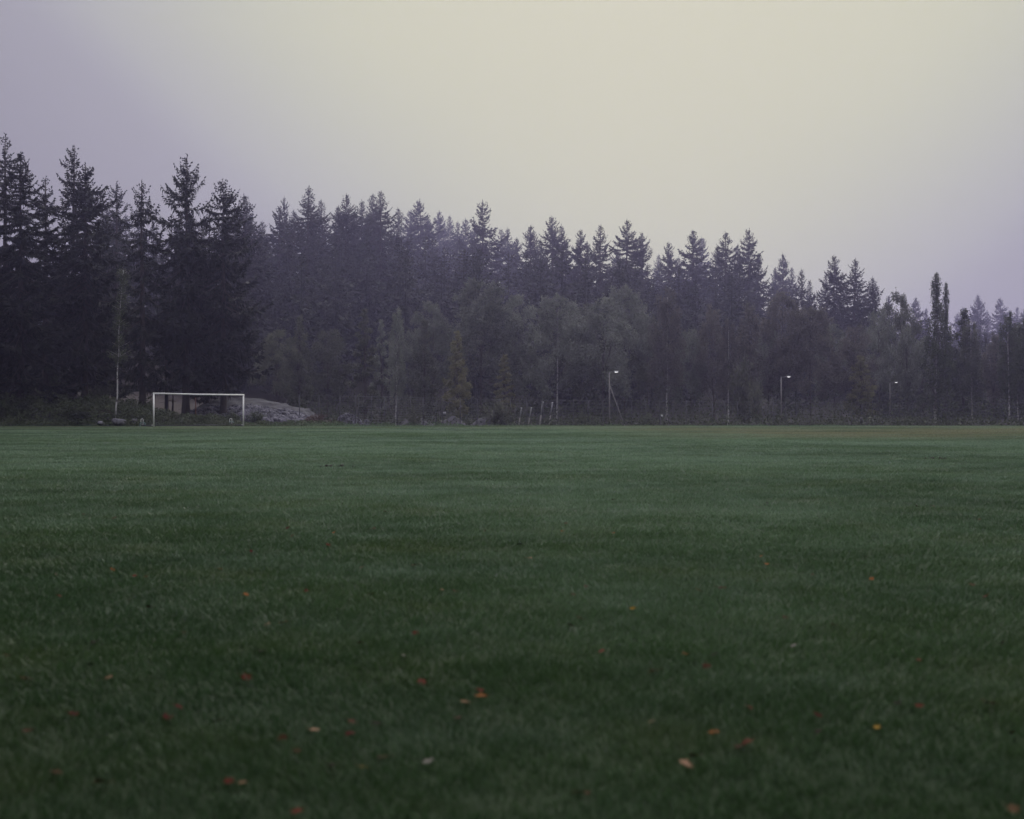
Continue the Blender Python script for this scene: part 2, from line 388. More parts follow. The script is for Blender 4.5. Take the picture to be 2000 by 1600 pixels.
# ------------------------------------------------------------------ lawn grass blades
rng = np.random.default_rng(11)
def grass():
    D0, D1 = 3.2, 104.0
    dd = np.linspace(D0, D1, 2000)
    dens = np.where(dd < 6, 5600, 5600 * (6.0 / dd) ** 1.22)
    half = 0.415 * dd + 2.2
    wgt = dens * half * 2
    total = int(np.trapezoid(wgt, dd)) if hasattr(np, 'trapezoid') else int(np.trapz(wgt, dd))
    cdf = np.cumsum(wgt); cdf /= cdf[-1]
    y = np.interp(rng.random(total), cdf, dd)
    x = (rng.random(total) * 2 - 1) * (0.415 * y + 2.2)
    clump = vnoise(x * 9, y * 9, 8) * 0.6 + vnoise(x * 2.2, y * 2.2, 9) * 0.4
    keep = rng.random(total) < 0.35 + 1.1 * clump
    x, y, clump = x[keep], y[keep], clump[keep]
    # the lawn stops in a ragged edge
    lim = np.where(x < -16.5, 101.6, 103.2) + (vnoise(x * 0.8, x * 0 + 2, 4) - 0.5) * 1.0
    k2 = y < lim; x, y, clump = x[k2], y[k2], clump[k2]
    n = len(x)
    z = terrain(x, y) - 0.004
    h = (0.022 + 0.030 * rng.random(n)) * (0.65 + 0.8 * clump)
    wd = 0.0022 * np.maximum(1.0, (y / 5.0) ** 0.68) * (0.7 + 0.6 * rng.random(n))
    a = rng.random(n) * 2 * math.pi
    la = vnoise(x * 1.3, y * 1.3, 12) * 6.28 * 1.5 + rng.normal(0, 1.6, n)
    lean = h * (0.3 + 1.0 * rng.random(n))
    dx, dy = np.cos(a), np.sin(a)
    lx, ly = np.cos(la) * lean, np.sin(la) * lean
    B = np.stack([x, y, z], 1)
    W = np.stack([dx * wd, dy * wd, np.zeros(n)], 1)
    near = y < 16
    tint = np.clip(rng.normal(0.5, 0.2, n), 0, 1)
    # near blades: 2 segments, far: one triangle
    bn = B[near]; wn = W[near]; m = len(bn)
    mid = bn + np.stack([lx[near] * 0.35, ly[near] * 0.35, h[near] * 0.62], 1)
    tip = bn + np.stack([lx[near], ly[near], h[near]], 1)
    Vn = np.stack([bn - wn, bn + wn, mid + wn * 0.8, mid - wn * 0.8, tip], 1).reshape(-1, 3)
    o = np.arange(m)[:, None] * 5
    Qn = o + np.array([[0, 1, 2, 3]]); Tn = o + np.array([[3, 2, 4]])
    bf = B[~near]; wf = W[~near]; q = len(bf)
    tf = bf + np.stack([lx[~near], ly[~near], h[~near]], 1)
    Vf = np.stack([bf - wf, bf + wf, tf], 1).reshape(-1, 3)
    Tf = np.arange(q * 3).reshape(-1, 3) + len(Vn)
    me = new_mesh('grass', np.vstack([Vn, Vf]), [np.vstack([Tn, Tf]), Qn])
    at_ = me.attributes.new('tint', 'FLOAT', 'POINT')
    at_.data.foreach_set('value', np.concatenate([np.repeat(tint[near], 5), np.repeat(tint[~near], 3)]).astype(np.float32))
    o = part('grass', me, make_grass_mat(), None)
    tag(o, 'short mown wet grass covering the whole playing field', 'grass', kind='stuff')
    print('grass blades', n)
grass()

# ------------------------------------------------------------------ tree builders (return trunk MB, crown MB)
def sprigs(P, D, Ln, Wd, rs, sag=0.15):
    """narrow leaf-like blades: base P, direction D, length, half width"""
    n = len(P); D = D / (np.linalg.norm(D, axis=1)[:, None] + 1e-9)
    s = np.cross(D, rs.normal(0, 1, (n, 3))); s /= np.linalg.norm(s, axis=1)[:, None] + 1e-9
    Ln = np.asarray(Ln)[:, None]; Wd = np.asarray(Wd)[:, None]
    mid = P + D * Ln * 0.45; tip = P + D * Ln; tip[:, 2] -= sag * Ln[:, 0]
    V = np.stack([P, mid + s * Wd, tip, mid - s * Wd], 1).reshape(-1, 3)
    return V, np.arange(n * 4).reshape(-1, 4)

def spruce(H, Rad, seed, zb=0.12, sparse=0.0, droop=0.35, power=0.8, step=0.36, fine=1.0, nbr=5, trunk_r=None, hang=1.0, ragged=0.25, narrow_top=0.0, leafy=1.0):
    taper = 8.0 - 4.5 * power                             # blunt (power small) to evenly conical (power near 1)
    rs = np.random.default_rng(seed)
    tr = MB(); cr = MB()
    tr_r = trunk_r or 0.012 * H + 0.04
    zz = np.linspace(0, H * 0.985, 14)
    wob = np.cumsum(rs.normal(0, 0.02, (14, 2)), 0) * (H / 20)
    rad = tr_r * (1 - zz / H) ** 0.85 + 0.012; rad[0] *= 1.35
    tr.tube(np.c_[wob, zz], rad, 8)
    z = H * zb; bi = 0
    PP, DD, LL, WW = [], [], [], []
    # stubs of dead branches below the crown
    for q in range(10):
        zq = rs.uniform(0.04, max(zb, 0.08)) * H; a = rs.uniform(0, 6.28); l = rs.uniform(0.3, 0.9)
        p0 = np.array([0, 0, zq]); tr.tube([p0, p0 + [math.cos(a) * l, math.sin(a) * l, -0.1 * l]], [0.025, 0.008], 4)
    gap_side = rs.uniform(0, 6.28)
    while z < H * 0.975:
        t = (H - z) / (H * (1 - zb))
        pf = lambda q: Rad * (1 - math.exp(-max(0.004, q) * taper)) / (1 - math.exp(-taper))
        up = 1 - min(1, t / 0.40)
        prof = pf(t - 0.75 * up * pf(t) / H) * (1 - narrow_top * math.exp(-((t - 0.22) / 0.12) ** 2))
        if t > 0.86: prof *= 1 - (t - 0.86) * 2.2
        lvl = 1 + rs.normal(0, ragged * 0.5)
        for b in range(nbr):
            if rs.random() < sparse * (0.35 + 0.65 * min(1, 1.5 * (1 - t) + 0.3)): continue
            a = rs.uniform(0, 6.28)
            Lb = max(0.16, prof * lvl * min(1.55, 1 + rs.normal(0, ragged)))
            el = R(30) * (1 - min(1, t / 0.35)) + R(-12 - 16 * t) * min(1, t / 0.35) + rs.normal(0, 0.10)
            n = max(3, int(Lb / (0.17 / fine)))
            s = np.linspace(0.05, 1, n)
            rr = Lb * s * math.cos(el)
            zr = z + Lb * (s * math.sin(el) - droop * s * (1 - s) * 1.2 + (0.10 + 0.22 * droop) * s ** 3)
            sw = rs.normal(0, 0.12) * s ** 2
            P = np.c_[np.cos(a + sw) * rr, np.sin(a + sw) * rr, zr]
            T = np.gradient(P, axis=0) if n > 1 else P
            T /= np.linalg.norm(T, axis=1)[:, None] + 1e-9
            side = np.c_[-T[:, 1], T[:, 0], np.zeros(n)]
            if Lb > 0.8:
                tr.tube(P[[0, n // 2, n - 1]], [0.012 + 0.010 * Lb, 0.008 + 0.006 * Lb, 0.006], 3, caps=False)
            env = np.minimum(1, 0.35 + 2.2 * (1 - s)) * (0.25 + np.minimum(s * 1.6, 1))
            ls = leafy * (0.15 + 0.05 * min(1, t * 4) + 0.26 * Lb * env * 0.55) * (0.7 + 0.6 * rs.random(n))
            for sg in (1, -1):
                PP.append(P); DD.append(T * 0.75 + side * sg * (0.5 + 0.4 * rs.random(n))[:, None] + np.c_[np.zeros(n), np.zeros(n), rs.normal(-0.18, 0.2, n)])
                LL.append(ls); WW.append((0.045 + 0.13 * ls) / fine ** 0.5)
            if hang > 0 and Lb > 0.5:
                kk = rs.random(n) < 0.85 * hang
                if kk.any():
                    m = kk.sum()
                    PP.append(P[kk]); DD.append(np.c_[rs.normal(0, 0.22, (m, 2)), -np.ones(m)] + T[kk] * 0.25)
                    LL.append((0.14 + 0.11 * min(Lb, 3.2) * rs.random(m) * (0.5 + env[kk])) * hang); WW.append(np.full(m, 0.045 / fine ** 0.5) + 0.02 * rs.random(m))
            PP.append(P[-1:]); DD.append(T[-1:] + [[0, 0, 0.15]]); LL.append(np.array([0.22 + 0.05 * Lb])); WW.append(np.array([0.05]))
        z += step * (0.45 + 0.75 * min(1, t * 2.5)) * (1 + rs.normal(0, 0.15))
    # leader
    m = 10; lz = np.linspace(H * 0.955, H * 0.99, m)
    PP.append(np.c_[wob[-1][0] * np.ones(m), wob[-1][1] * np.ones(m), lz]); DD.append(np.c_[rs.normal(0, 0.5, (m, 2)), np.ones(m)]); LL.append(np.full(m, 0.26)); WW.append(np.full(m, 0.05))
    V, Qd = sprigs(np.vstack(PP), np.vstack(DD), np.concatenate(LL), np.concatenate(WW), rs)
    cr.add(V, None, Qd)
    return tr, cr

def leaves_at(P, size, rs, flat=0.5):
    n = len(P)
    a = rs.normal(0, 1, (n, 3)); a /= np.linalg.norm(a, axis=1)[:, None]
    b = np.cross(a, rs.normal(0, 1, (n, 3))); b /= np.linalg.norm(b, axis=1)[:, None] + 1e-9
    s = (size * (0.6 + 0.8 * rs.random(n)))[:, None]
    V = np.stack([P - a * s, P + b * s * flat, P + a * s, P - b * s * flat], 1).reshape(-1, 3)
    return V, np.arange(n * 4).reshape(-1, 4)

def broadleaf(H, W, seed, zb=0.22, lobes=26, leaves=6500, size=0.10, weep=0.0, shape='round', trunk_r=None, bend=0.02):
    """round or columnar broadleaf: trunk and limbs reach each leaf clump; gaps between clumps"""
    rs = np.random.default_rng(seed)
    tr = MB(); cr = MB(); lb = MB(); leaves = int(leaves * 2.4)
    r0 = trunk_r or (0.0065 * H + 0.02)
    n = 12; zz = np.linspace(0, H * 0.9, n)
    wob = np.cumsum(rs.normal(0, bend, (n, 2)), 0) * H / 12; wob -= wob[0]
    rad = r0 * (1 - zz / H) ** 0.9 + 0.008; rad[0] *= 1.25
    tr.tube(np.c_[wob, zz], rad, 7)
    C = []
    for i in range(lobes):
        f_ = (i + 0.5) / lobes
        if shape == 'round':
            t = 0.02 + 0.98 * f_ ** 0.85
            pr = math.sin(math.pi * min(1, 0.14 + 0.80 * t)) ** 0.65
        elif shape == 'column':
            t = f_; pr = (1 - t) ** 0.75 * min(1, 0.45 + 2.2 * t)
        else:
            t = f_; pr = math.sin(math.pi * (0.12 + 0.83 * t)) ** 0.8 * (1 - 0.25 * t)
        zc = H * (zb + (0.97 - zb) * t)
        a = i * 2.4 + rs.normal(0, 0.4)
        rr = W * pr * (0.35 + 0.55 * rs.random())
        c = np.array([math.cos(a) * rr, math.sin(a) * rr, zc]); k = min(n - 1, int(zc / H * n * 0.75))
        c[:2] += wob[k]
        lr = (0.30 + 0.16 * rs.random()) * W * (0.45 + 0.55 * pr) * (1.0 if shape == 'round' else 0.85)
        C.append((c, lr))
        j = max(1, int(k * 0.8)); p0 = np.array([*wob[j], zz[j]])
        lb.tube([p0, (p0 + c) / 2 + [0, 0, -0.06 * H * rs.random()], c], [max(0.012, rad[j] * 0.4), 0.018, 0.008], 4, caps=False)
    vol = np.array([lr ** 2 for _, lr in C]); cnt = (leaves * vol / vol.sum()).astype(int)
    PP = []
    for (c, lr), m in zip(C, cnt):
        if m < 4: continue
        tw = max(3, m // 22)                                  # twigs: leaf clumps inside a lobe
        td = rs.normal(0, 1, (tw, 3)); td /= np.linalg.norm(td, axis=1)[:, None]
        td[:, 2] = td[:, 2] * 0.8 + 0.12
        te = c + td * lr * (0.55 + 0.6 * rs.random((tw, 1)))
        which = rs.integers(0, tw, m); sfrac = rs.random((m, 1)) ** 0.4
        P = c + (te[which] - c) * sfrac + rs.normal(0, 0.08 + 0.03 * lr, (m, 3))
        if weep:
            P[:, 2] -= (rs.random(m) ** 1.5) * weep * (0.4 + np.linalg.norm(td[which][:, :2], axis=1))
        PP.append(P)
    V, Qd = leaves_at(np.vstack(PP), np.full(sum(len(p) for p in PP), size), rs)
    cr.add(V, None, Qd)
    return tr, cr, lb

def bush_mesh(H, W, seed, leaves=1500, size=0.07):
    rs = np.random.default_rng(seed); st = MB(); cr = MB(); PP = []
    for i in range(11):
        a = rs.uniform(0, 6.28); l = H * rs.uniform(0.6, 1.05); o = W * rs.uniform(0.1, 0.95)
        e = np.array([math.cos(a) * o, math.sin(a) * o * 0.8, l * (1 - 0.35 * (o / W) ** 2)])
        m_ = e * [0.45, 0.45, 0.6]
        st.tube([[0, 0, 0], m_, e], [0.03, 0.02, 0.008], 4, caps=False)
        m = leaves // 11; s = 0.25 + 0.8 * rs.random((m, 1))
        PP.append(e * s * [1, 1, 1] + rs.normal(0, 0.16 * W * 0.6 + 0.05, (m, 3)) * [1, 1, 0.8])
    P = np.vstack(PP); P[:, 2] = np.maximum(P[:, 2], 0.02)
    V, Qd = leaves_at(P, np.full(len(P), size), rs); cr.add(V, None, Qd)
    return st, cr

def put_tree(kind, meshes, px, tip, d, label, cat, group, Href, sx=1.0, base=None, mats=None, rz=None, trunk_px=None):
    """meshes: (trunk mesh, crown mesh) of reference height Href; scaled so that the top reaches the wanted height"""
    x, y, zt = at(px, tip, d)
    zb = tz(x, y) if base is None else base
    s = (zt - zb + 0.0) / Href
    t = thing(kind, (x, y, zb - 0.05), label, cat, group, rz if rz is not None else random.uniform(0, 6.28))
    t.scale = (s * sx * random.uniform(0.92, 1.08), s * sx, s)
    t.rotation_euler = (random.gauss(0, 0.012), random.gauss(0, 0.012), t.rotation_euler[2])
    part('trunk', meshes[0], mats[0], t); part('crown', meshes[1], mats[1], t)
    if len(meshes) > 2: part('limbs', meshes[2], M['bark'], t)
    return t
def pair(b): return (b[0].mesh('trunk'), b[1].mesh('crown')) + ((b[2].mesh('limbs'),) if len(b) > 2 else ())
random.seed(5)
SP = (M['bark'], M['needle']); SPF = (M['bark'], M['needle_far'])

# ------------------------------------------------------------------ near spruces on the left
GL = 'dark spruces close behind the goal end of the field'
def near(px, tip, d, rad, label, rz=0.3, **kw):
    x, y, zt = at(px, tip, d); zb = tz(x, y); H = zt - zb
    kw = dict(dict(fine=1.3, leafy=0.85), **kw)
    m = pair(spruce(H, rad, int(abs(px) * 7 + 3), **kw))
    t = thing('spruce_tree', (x, y, zb - 0.05), label, 'tree', GL, rz)
    part('trunk', m[0], M['bark'], t); part('crown', m[1], M['needle'], t)
near(8, 256, 112, 2.6, 'tall thin-topped spruce with open crown, cut by the left picture edge', sparse=0.45, ragged=0.35, power=0.75)
near(40, 293, 106, 3.4, 'dense dark conical spruce at the left edge, bushy to the ground', sparse=0.0, zb=0.06, nbr=6, power=0.85)
near(90, 340, 122, 2.6, 'shorter spruce with a faint feathery top between two dense dark spruces', sparse=0.35)
near(-40, 330, 106, 3.2, 'spruce mostly outside the left edge of the picture', zb=0.05, nbr=6)
near(141, 279, 114, 2.7, 'ragged-topped spruce with clumpy gaps, left behind the dense broad spruce', sparse=0.45, ragged=0.45, power=0.75, hang=1.3, zb=0.18)
near(166, 315, 109, 3.0, 'dense dark columnar spruce with bare trunk foot, left of the white birch stem', sparse=0.0, nbr=7, zb=0.16, power=0.62)
near(226, 351, 150, 3.0, 'pale hazy spruce with tufted top behind the birch left of the goal', sparse=0.3, ragged=0.3, power=0.6)
near(278, 348, 108, 2.5, 'slim open-crowned spruce with drooping branches just left of the goal', sparse=0.32, ragged=0.35, zb=0.14, power=0.9, droop=0.5, hang=1.4, narrow_top=0.15)
near(363, 297, 111, 3.5, 'tallest spruce above the goal, wide upswept branches with sky gaps', sparse=0.22, ragged=0.32, zb=0.20, power=0.85, droop=0.55, hang=1.6, nbr=6, narrow_top=0.25)
near(436, 346, 112, 3.3, 'heavy dark spruce above the right goal post, broad skirt to the right', sparse=0.18, ragged=0.24, zb=0.19, power=0.72, droop=0.45, hang=1.4, nbr=6, narrow_top=0.2)
near(405, 520, 116, 2.2, 'lower dark spruce wedged between the two big spruces above the goal', sparse=0.05, nbr=6, zb=0.2)
near(325, 560, 117, 2.0, 'short dark spruce filling the gap left of the tallest spruce', sparse=0.15, zb=0.26)
near(205, 560, 121, 2.4, 'short dark spruce low behind the white birch stem', sparse=0.05, nbr=6, zb=0.08)
near(118, 500, 124, 2.6, 'low dark spruce sunk between the spruces at far left', sparse=0.0, nbr=6, zb=0.05)

# ------------------------------------------------------------------ spruces on the wooded slope
VAR = []
specs = [dict(Rad=3.3, sparse=0.0, ragged=0.2, power=0.95), dict(Rad=3.0, sparse=0.12, ragged=0.3, power=0.85), dict(Rad=3.6, sparse=0.0, ragged=0.25, power=1.0, nbr=6),
         dict(Rad=2.8, sparse=0.03, ragged=0.26, power=0.9, narrow_top=0.1), dict(Rad=3.0, sparse=0.28, ragged=0.36, power=0.8), dict(Rad=3.4, sparse=0.06, ragged=0.35, power=0.8, droop=0.2),
         dict(Rad=3.7, sparse=0.03, ragged=0.3, power=1.05, droop=0.5, nbr=6)]
for i, s_ in enumerate(specs):
    VAR.append(pair(spruce(22.0, seed=100 + i, zb=0.06, step=0.34, fine=1.0, **s_)))
for i, s_ in enumerate(specs):
    s2 = dict(s_); s2['Rad'] *= [0.9, 1.1, 0.95, 1.15, 1.05, 0.9, 1.0][i]; s2['ragged'] += 0.06
    VAR.append(pair(spruce(22.0, seed=150 + i, zb=0.06, step=0.36, fine=1.0, **s2)))
WORD = ['conical', 'open-crowned', 'broad', 'slim', 'gappy ragged', 'tufted', 'wide-skirted']
SKY = [  # px, tip, distance, variant, width
 (470, 374, 165, 0, 1.0), (492, 420, 170, 2, 1.0), (482, 397, 176, 3, 0.9), (513, 430, 190, 1, 0.9), (540, 398, 185, 5, 1.05), (556, 381, 205, 4, 0.55), (577, 407, 190, 0, 0.9), (597, 361, 180, 0, 1.0), (611, 398, 186, 3, 0.8), (633, 389, 192, 3, 0.85),
 (660, 399, 196, 5, 0.9), (675, 375, 184, 1, 0.9), (690, 410, 188, 0, 0.8), (704, 388, 200, 0, 0.9), (722, 412, 190, 2, 0.9), (734, 375, 205, 3, 0.8), (743, 369, 188, 0, 1.0), (774, 402, 205, 3, 0.8),
 (800, 407, 250, 5, 1.0), (823, 386, 225, 2, 0.9), (842, 424, 250, 0, 0.9), (864, 409, 260, 2, 0.9), (880, 419, 265, 3, 0.8), (893, 430, 240, 0, 0.8), (910, 424, 255, 5, 0.8), (926, 436, 240, 2, 0.8), (944, 389, 205, 4, 0.95),
 (977, 444, 255, 5, 0.8), (994, 441, 245, 0, 0.85), (1012, 462, 230, 2, 0.8), (1036, 437, 205, 2, 0.95), (1056, 470, 210, 3, 0.8), (1079, 420, 198, 1, 0.95), (1106, 436, 202, 0, 0.85), (1133, 445, 196, 1, 0.8), (1151, 470, 205, 3, 0.8),
 (1169, 436, 186, 0, 0.9), (1205, 482, 225, 5, 0.8), (1223, 427, 192, 1, 0.95), (1255, 452, 198, 6, 0.85), (1283, 494, 265, 0, 0.8), (1303, 471, 205, 1, 0.85), (1322, 500, 250, 5, 0.8), (1350, 446, 200, 2, 0.9), (1372, 460, 255, 3, 0.9), (1400, 478, 215, 2, 0.8),
 (1416, 449, 192, 0, 1.0), (1440, 475, 225, 3, 0.7), (1458, 444, 196, 1, 0.95), (1481, 494, 200, 6, 0.85), (1515, 520, 240, 3, 0.7), (1530, 492, 225, 2, 0.75), (1547, 519, 235, 0, 0.7), (1564, 522, 190, 4, 0.65), (1579, 545, 210, 3, 0.7), (1611, 533, 200, 3, 0.7),
 (1629, 496, 186, 1, 0.95), (1663, 503, 184, 0, 1.05), (1708, 537, 186, 6, 0.8), (1736, 575, 240, 3, 0.8), (1790, 578, 260, 2, 0.75), (1808, 600, 280, 0, 0.8),
 (1866, 610, 330, 3, 0.8), (1882, 598, 320, 5, 0.8), (1910, 573, 300, 6, 0.8), (1930, 606, 330, 3, 0.8), (1953, 579, 310, 2, 0.9), (1972, 604, 330, 0, 0.8), (1983, 598, 340, 3, 0.8), (1998, 600, 300, 2, 0.9), (2020, 590, 310, 0, 0.9)]
LAND = [(0, 520, 'right of the goal spruces'), (520, 650, 'above the crushed stone pile'), (650, 790, 'above the close-wired fence panels'), (790, 1000, 'above the small gravel heaps'),
        (1000, 1160, 'above the leaning poles'), (1160, 1290, 'above the nearest lamp'), (1290, 1430, 'between nearest and middle lamps'), (1430, 1600, 'above the middle lamp'), (1600, 1800, 'above the farthest lamp'), (1800, 2100, 'over the low far right')]
def span_label(px, allpx, word, noun):
    for a, b, w_ in LAND:
        if a <= px < b:
            inn = sorted(p for p in allpx if a <= p < b); k = inn.index(px)
            if len(inn) == 1: return f'{word} {noun} {w_}'
            return f'{word} {noun}, {ORD[k]} of {NUM[len(inn)]} {w_}'
allp = [s[0] for s in SKY]; TOPZ = 45.0
for px, tip, d, v, wd in SKY:
    d = 150 + (d - 150) * 2.5
    TOPZ = max(TOPZ, at(px, tip, d)[2]); hz = 'hazy' if d > 312 else 'dark'
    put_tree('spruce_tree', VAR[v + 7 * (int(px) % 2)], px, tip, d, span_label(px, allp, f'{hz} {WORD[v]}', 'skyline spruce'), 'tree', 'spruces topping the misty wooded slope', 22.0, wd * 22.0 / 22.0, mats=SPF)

# filler spruces of the slope: read as one mass below the skyline
def forest_mass():
    rs = np.random.default_rng(77)
    low = []
    for i in range(4):
        a, b = spruce(20.0, [2.9, 3.2, 2.6, 3.0][i], 300 + i, zb=0.05, step=0.6, fine=0.55, nbr=5, sparse=0.05, hang=0.6)
        low.append((np.vstack(b.V), np.vstack(b.Q), np.vstack(a.V), np.vstack(a.Q)))
    tp = np.array(sorted([(s[0], s[1]) for s in SKY] + [(-200, 330), (0, 330), (150, 360), (300, 380), (400, 380), (2200, 600)]))
    Vs, Qs, n = [], [], 0
    for k in range(385):
        px = rs.uniform(180, 2080); d = rs.uniform(168, 290)
        if k >= 300: px = rs.uniform(1700, 2080)
        if k >= 360: px = rs.uniform(-150, 190)
        lim = np.interp([px - 25, px, px + 25], tp[:, 0], tp[:, 1]).max()
        tip = lim + 26 + 110 * rs.random() ** 1.3
        if px > 1500: d = rs.uniform(180, 400)
        if px < 190: tip = rs.uniform(470, 600); d = rs.uniform(165, 200)
        x, y, zt = at(px, tip, d); zb = tz(x, y); H = zt - zb
        if H < 7: continue
        V, Qd, TV, TQ = low[k % 4]
        s = H / 20.0; sr = min(1.25, max(0.8, s)) ; a = rs.uniform(0, 6.28); c_, s_ = math.cos(a), math.sin(a)
        for vv, qq in ((V, Qd), (TV, TQ)):
            P = np.c_[(vv[:, 0] * c_ - vv[:, 1] * s_) * sr, (vv[:, 0] * s_ + vv[:, 1] * c_) * sr, vv[:, 2] * s] + [x, y, zb]
            Vs.append(P); Qs.append(qq + n); n += len(P)
    me = new_mesh('forest', np.vstack(Vs), [np.vstack(Qs)])
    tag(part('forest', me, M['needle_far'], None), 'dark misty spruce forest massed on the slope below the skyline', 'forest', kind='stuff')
forest_mass()

# unseen forest added behind and beside the camera to shade the near grass
def shade_forest():
    rs = np.random.default_rng(78); spots = []
    for k in range(46): spots.append((rs.uniform(-40, 40), rs.uniform(-17, -7.5)))
    for k in range(34):
        y = rs.uniform(-8, 92); spots.append((-(0.40 * max(y, 0) + rs.uniform(9, 19)), y))
    for k in range(22):
        y = rs.uniform(-8, 60); spots.append((0.40 * max(y, 0) + rs.uniform(12, 26), y))
    a, b = spruce(24.0, 3.4, 390, zb=0.05, step=0.6, fine=0.5, nbr=6, sparse=0.0, hang=0.6, power=0.6)
    PT = [(np.vstack(b.V), np.vstack(b.Q)), (np.vstack(a.V), np.vstack(a.Q))]
    Vs, Qs, n = [], [], 0
    for x, y in spots:
        s = rs.uniform(1.05, 1.4); r = rs.uniform(0, 6.28); c_, s_ = math.cos(r), math.sin(r)
        for vv, qq in PT:
            Vs.append(np.c_[(vv[:, 0] * c_ - vv[:, 1] * s_) * s, (vv[:, 0] * s_ + vv[:, 1] * c_) * s, vv[:, 2] * s] + [x, y, tz(x, y)]); Qs.append(qq + n); n += len(vv)
    me = new_mesh('forest', np.vstack(Vs), [np.vstack(Qs)])
    tag(part('forest', me, M['needle'], None), 'unseen dark spruce forest added round the sides and near end to shade the lawn', 'forest', kind='stuff')
shade_forest()

# ------------------------------------------------------------------ broadleaf trees along the foot of the slope
BV = dict(
 round_a=(pair(broadleaf(15, 4.6, 1, lobes=22, leaves=12000, size=0.105)), 15), round_b=(pair(broadleaf(15, 4.0, 2, lobes=20, leaves=10000, size=0.10, weep=0.5)), 15),
 birch_a=(pair(broadleaf(15, 2.7, 3, zb=0.30, lobes=26, leaves=7000, size=0.085, weep=1.5, shape='oval')), 15), birch_b=(pair(broadleaf(15, 2.3, 4, zb=0.28, lobes=24, leaves=6000, size=0.085, weep=1.2, shape='oval')), 15),
 col_a=(pair(broadleaf(12, 1.6, 5, zb=0.12, lobes=26, leaves=4200, size=0.085, shape='column')), 12), col_b=(pair(broadleaf(12, 1.9, 6, zb=0.10, lobes=28, leaves=4600, size=0.085, shape='column', weep=0.4)), 12),
 tall=(pair(broadleaf(20, 2.5, 9, zb=0.16, lobes=60, leaves=5600, size=0.10, shape='column', weep=0.9)), 20))
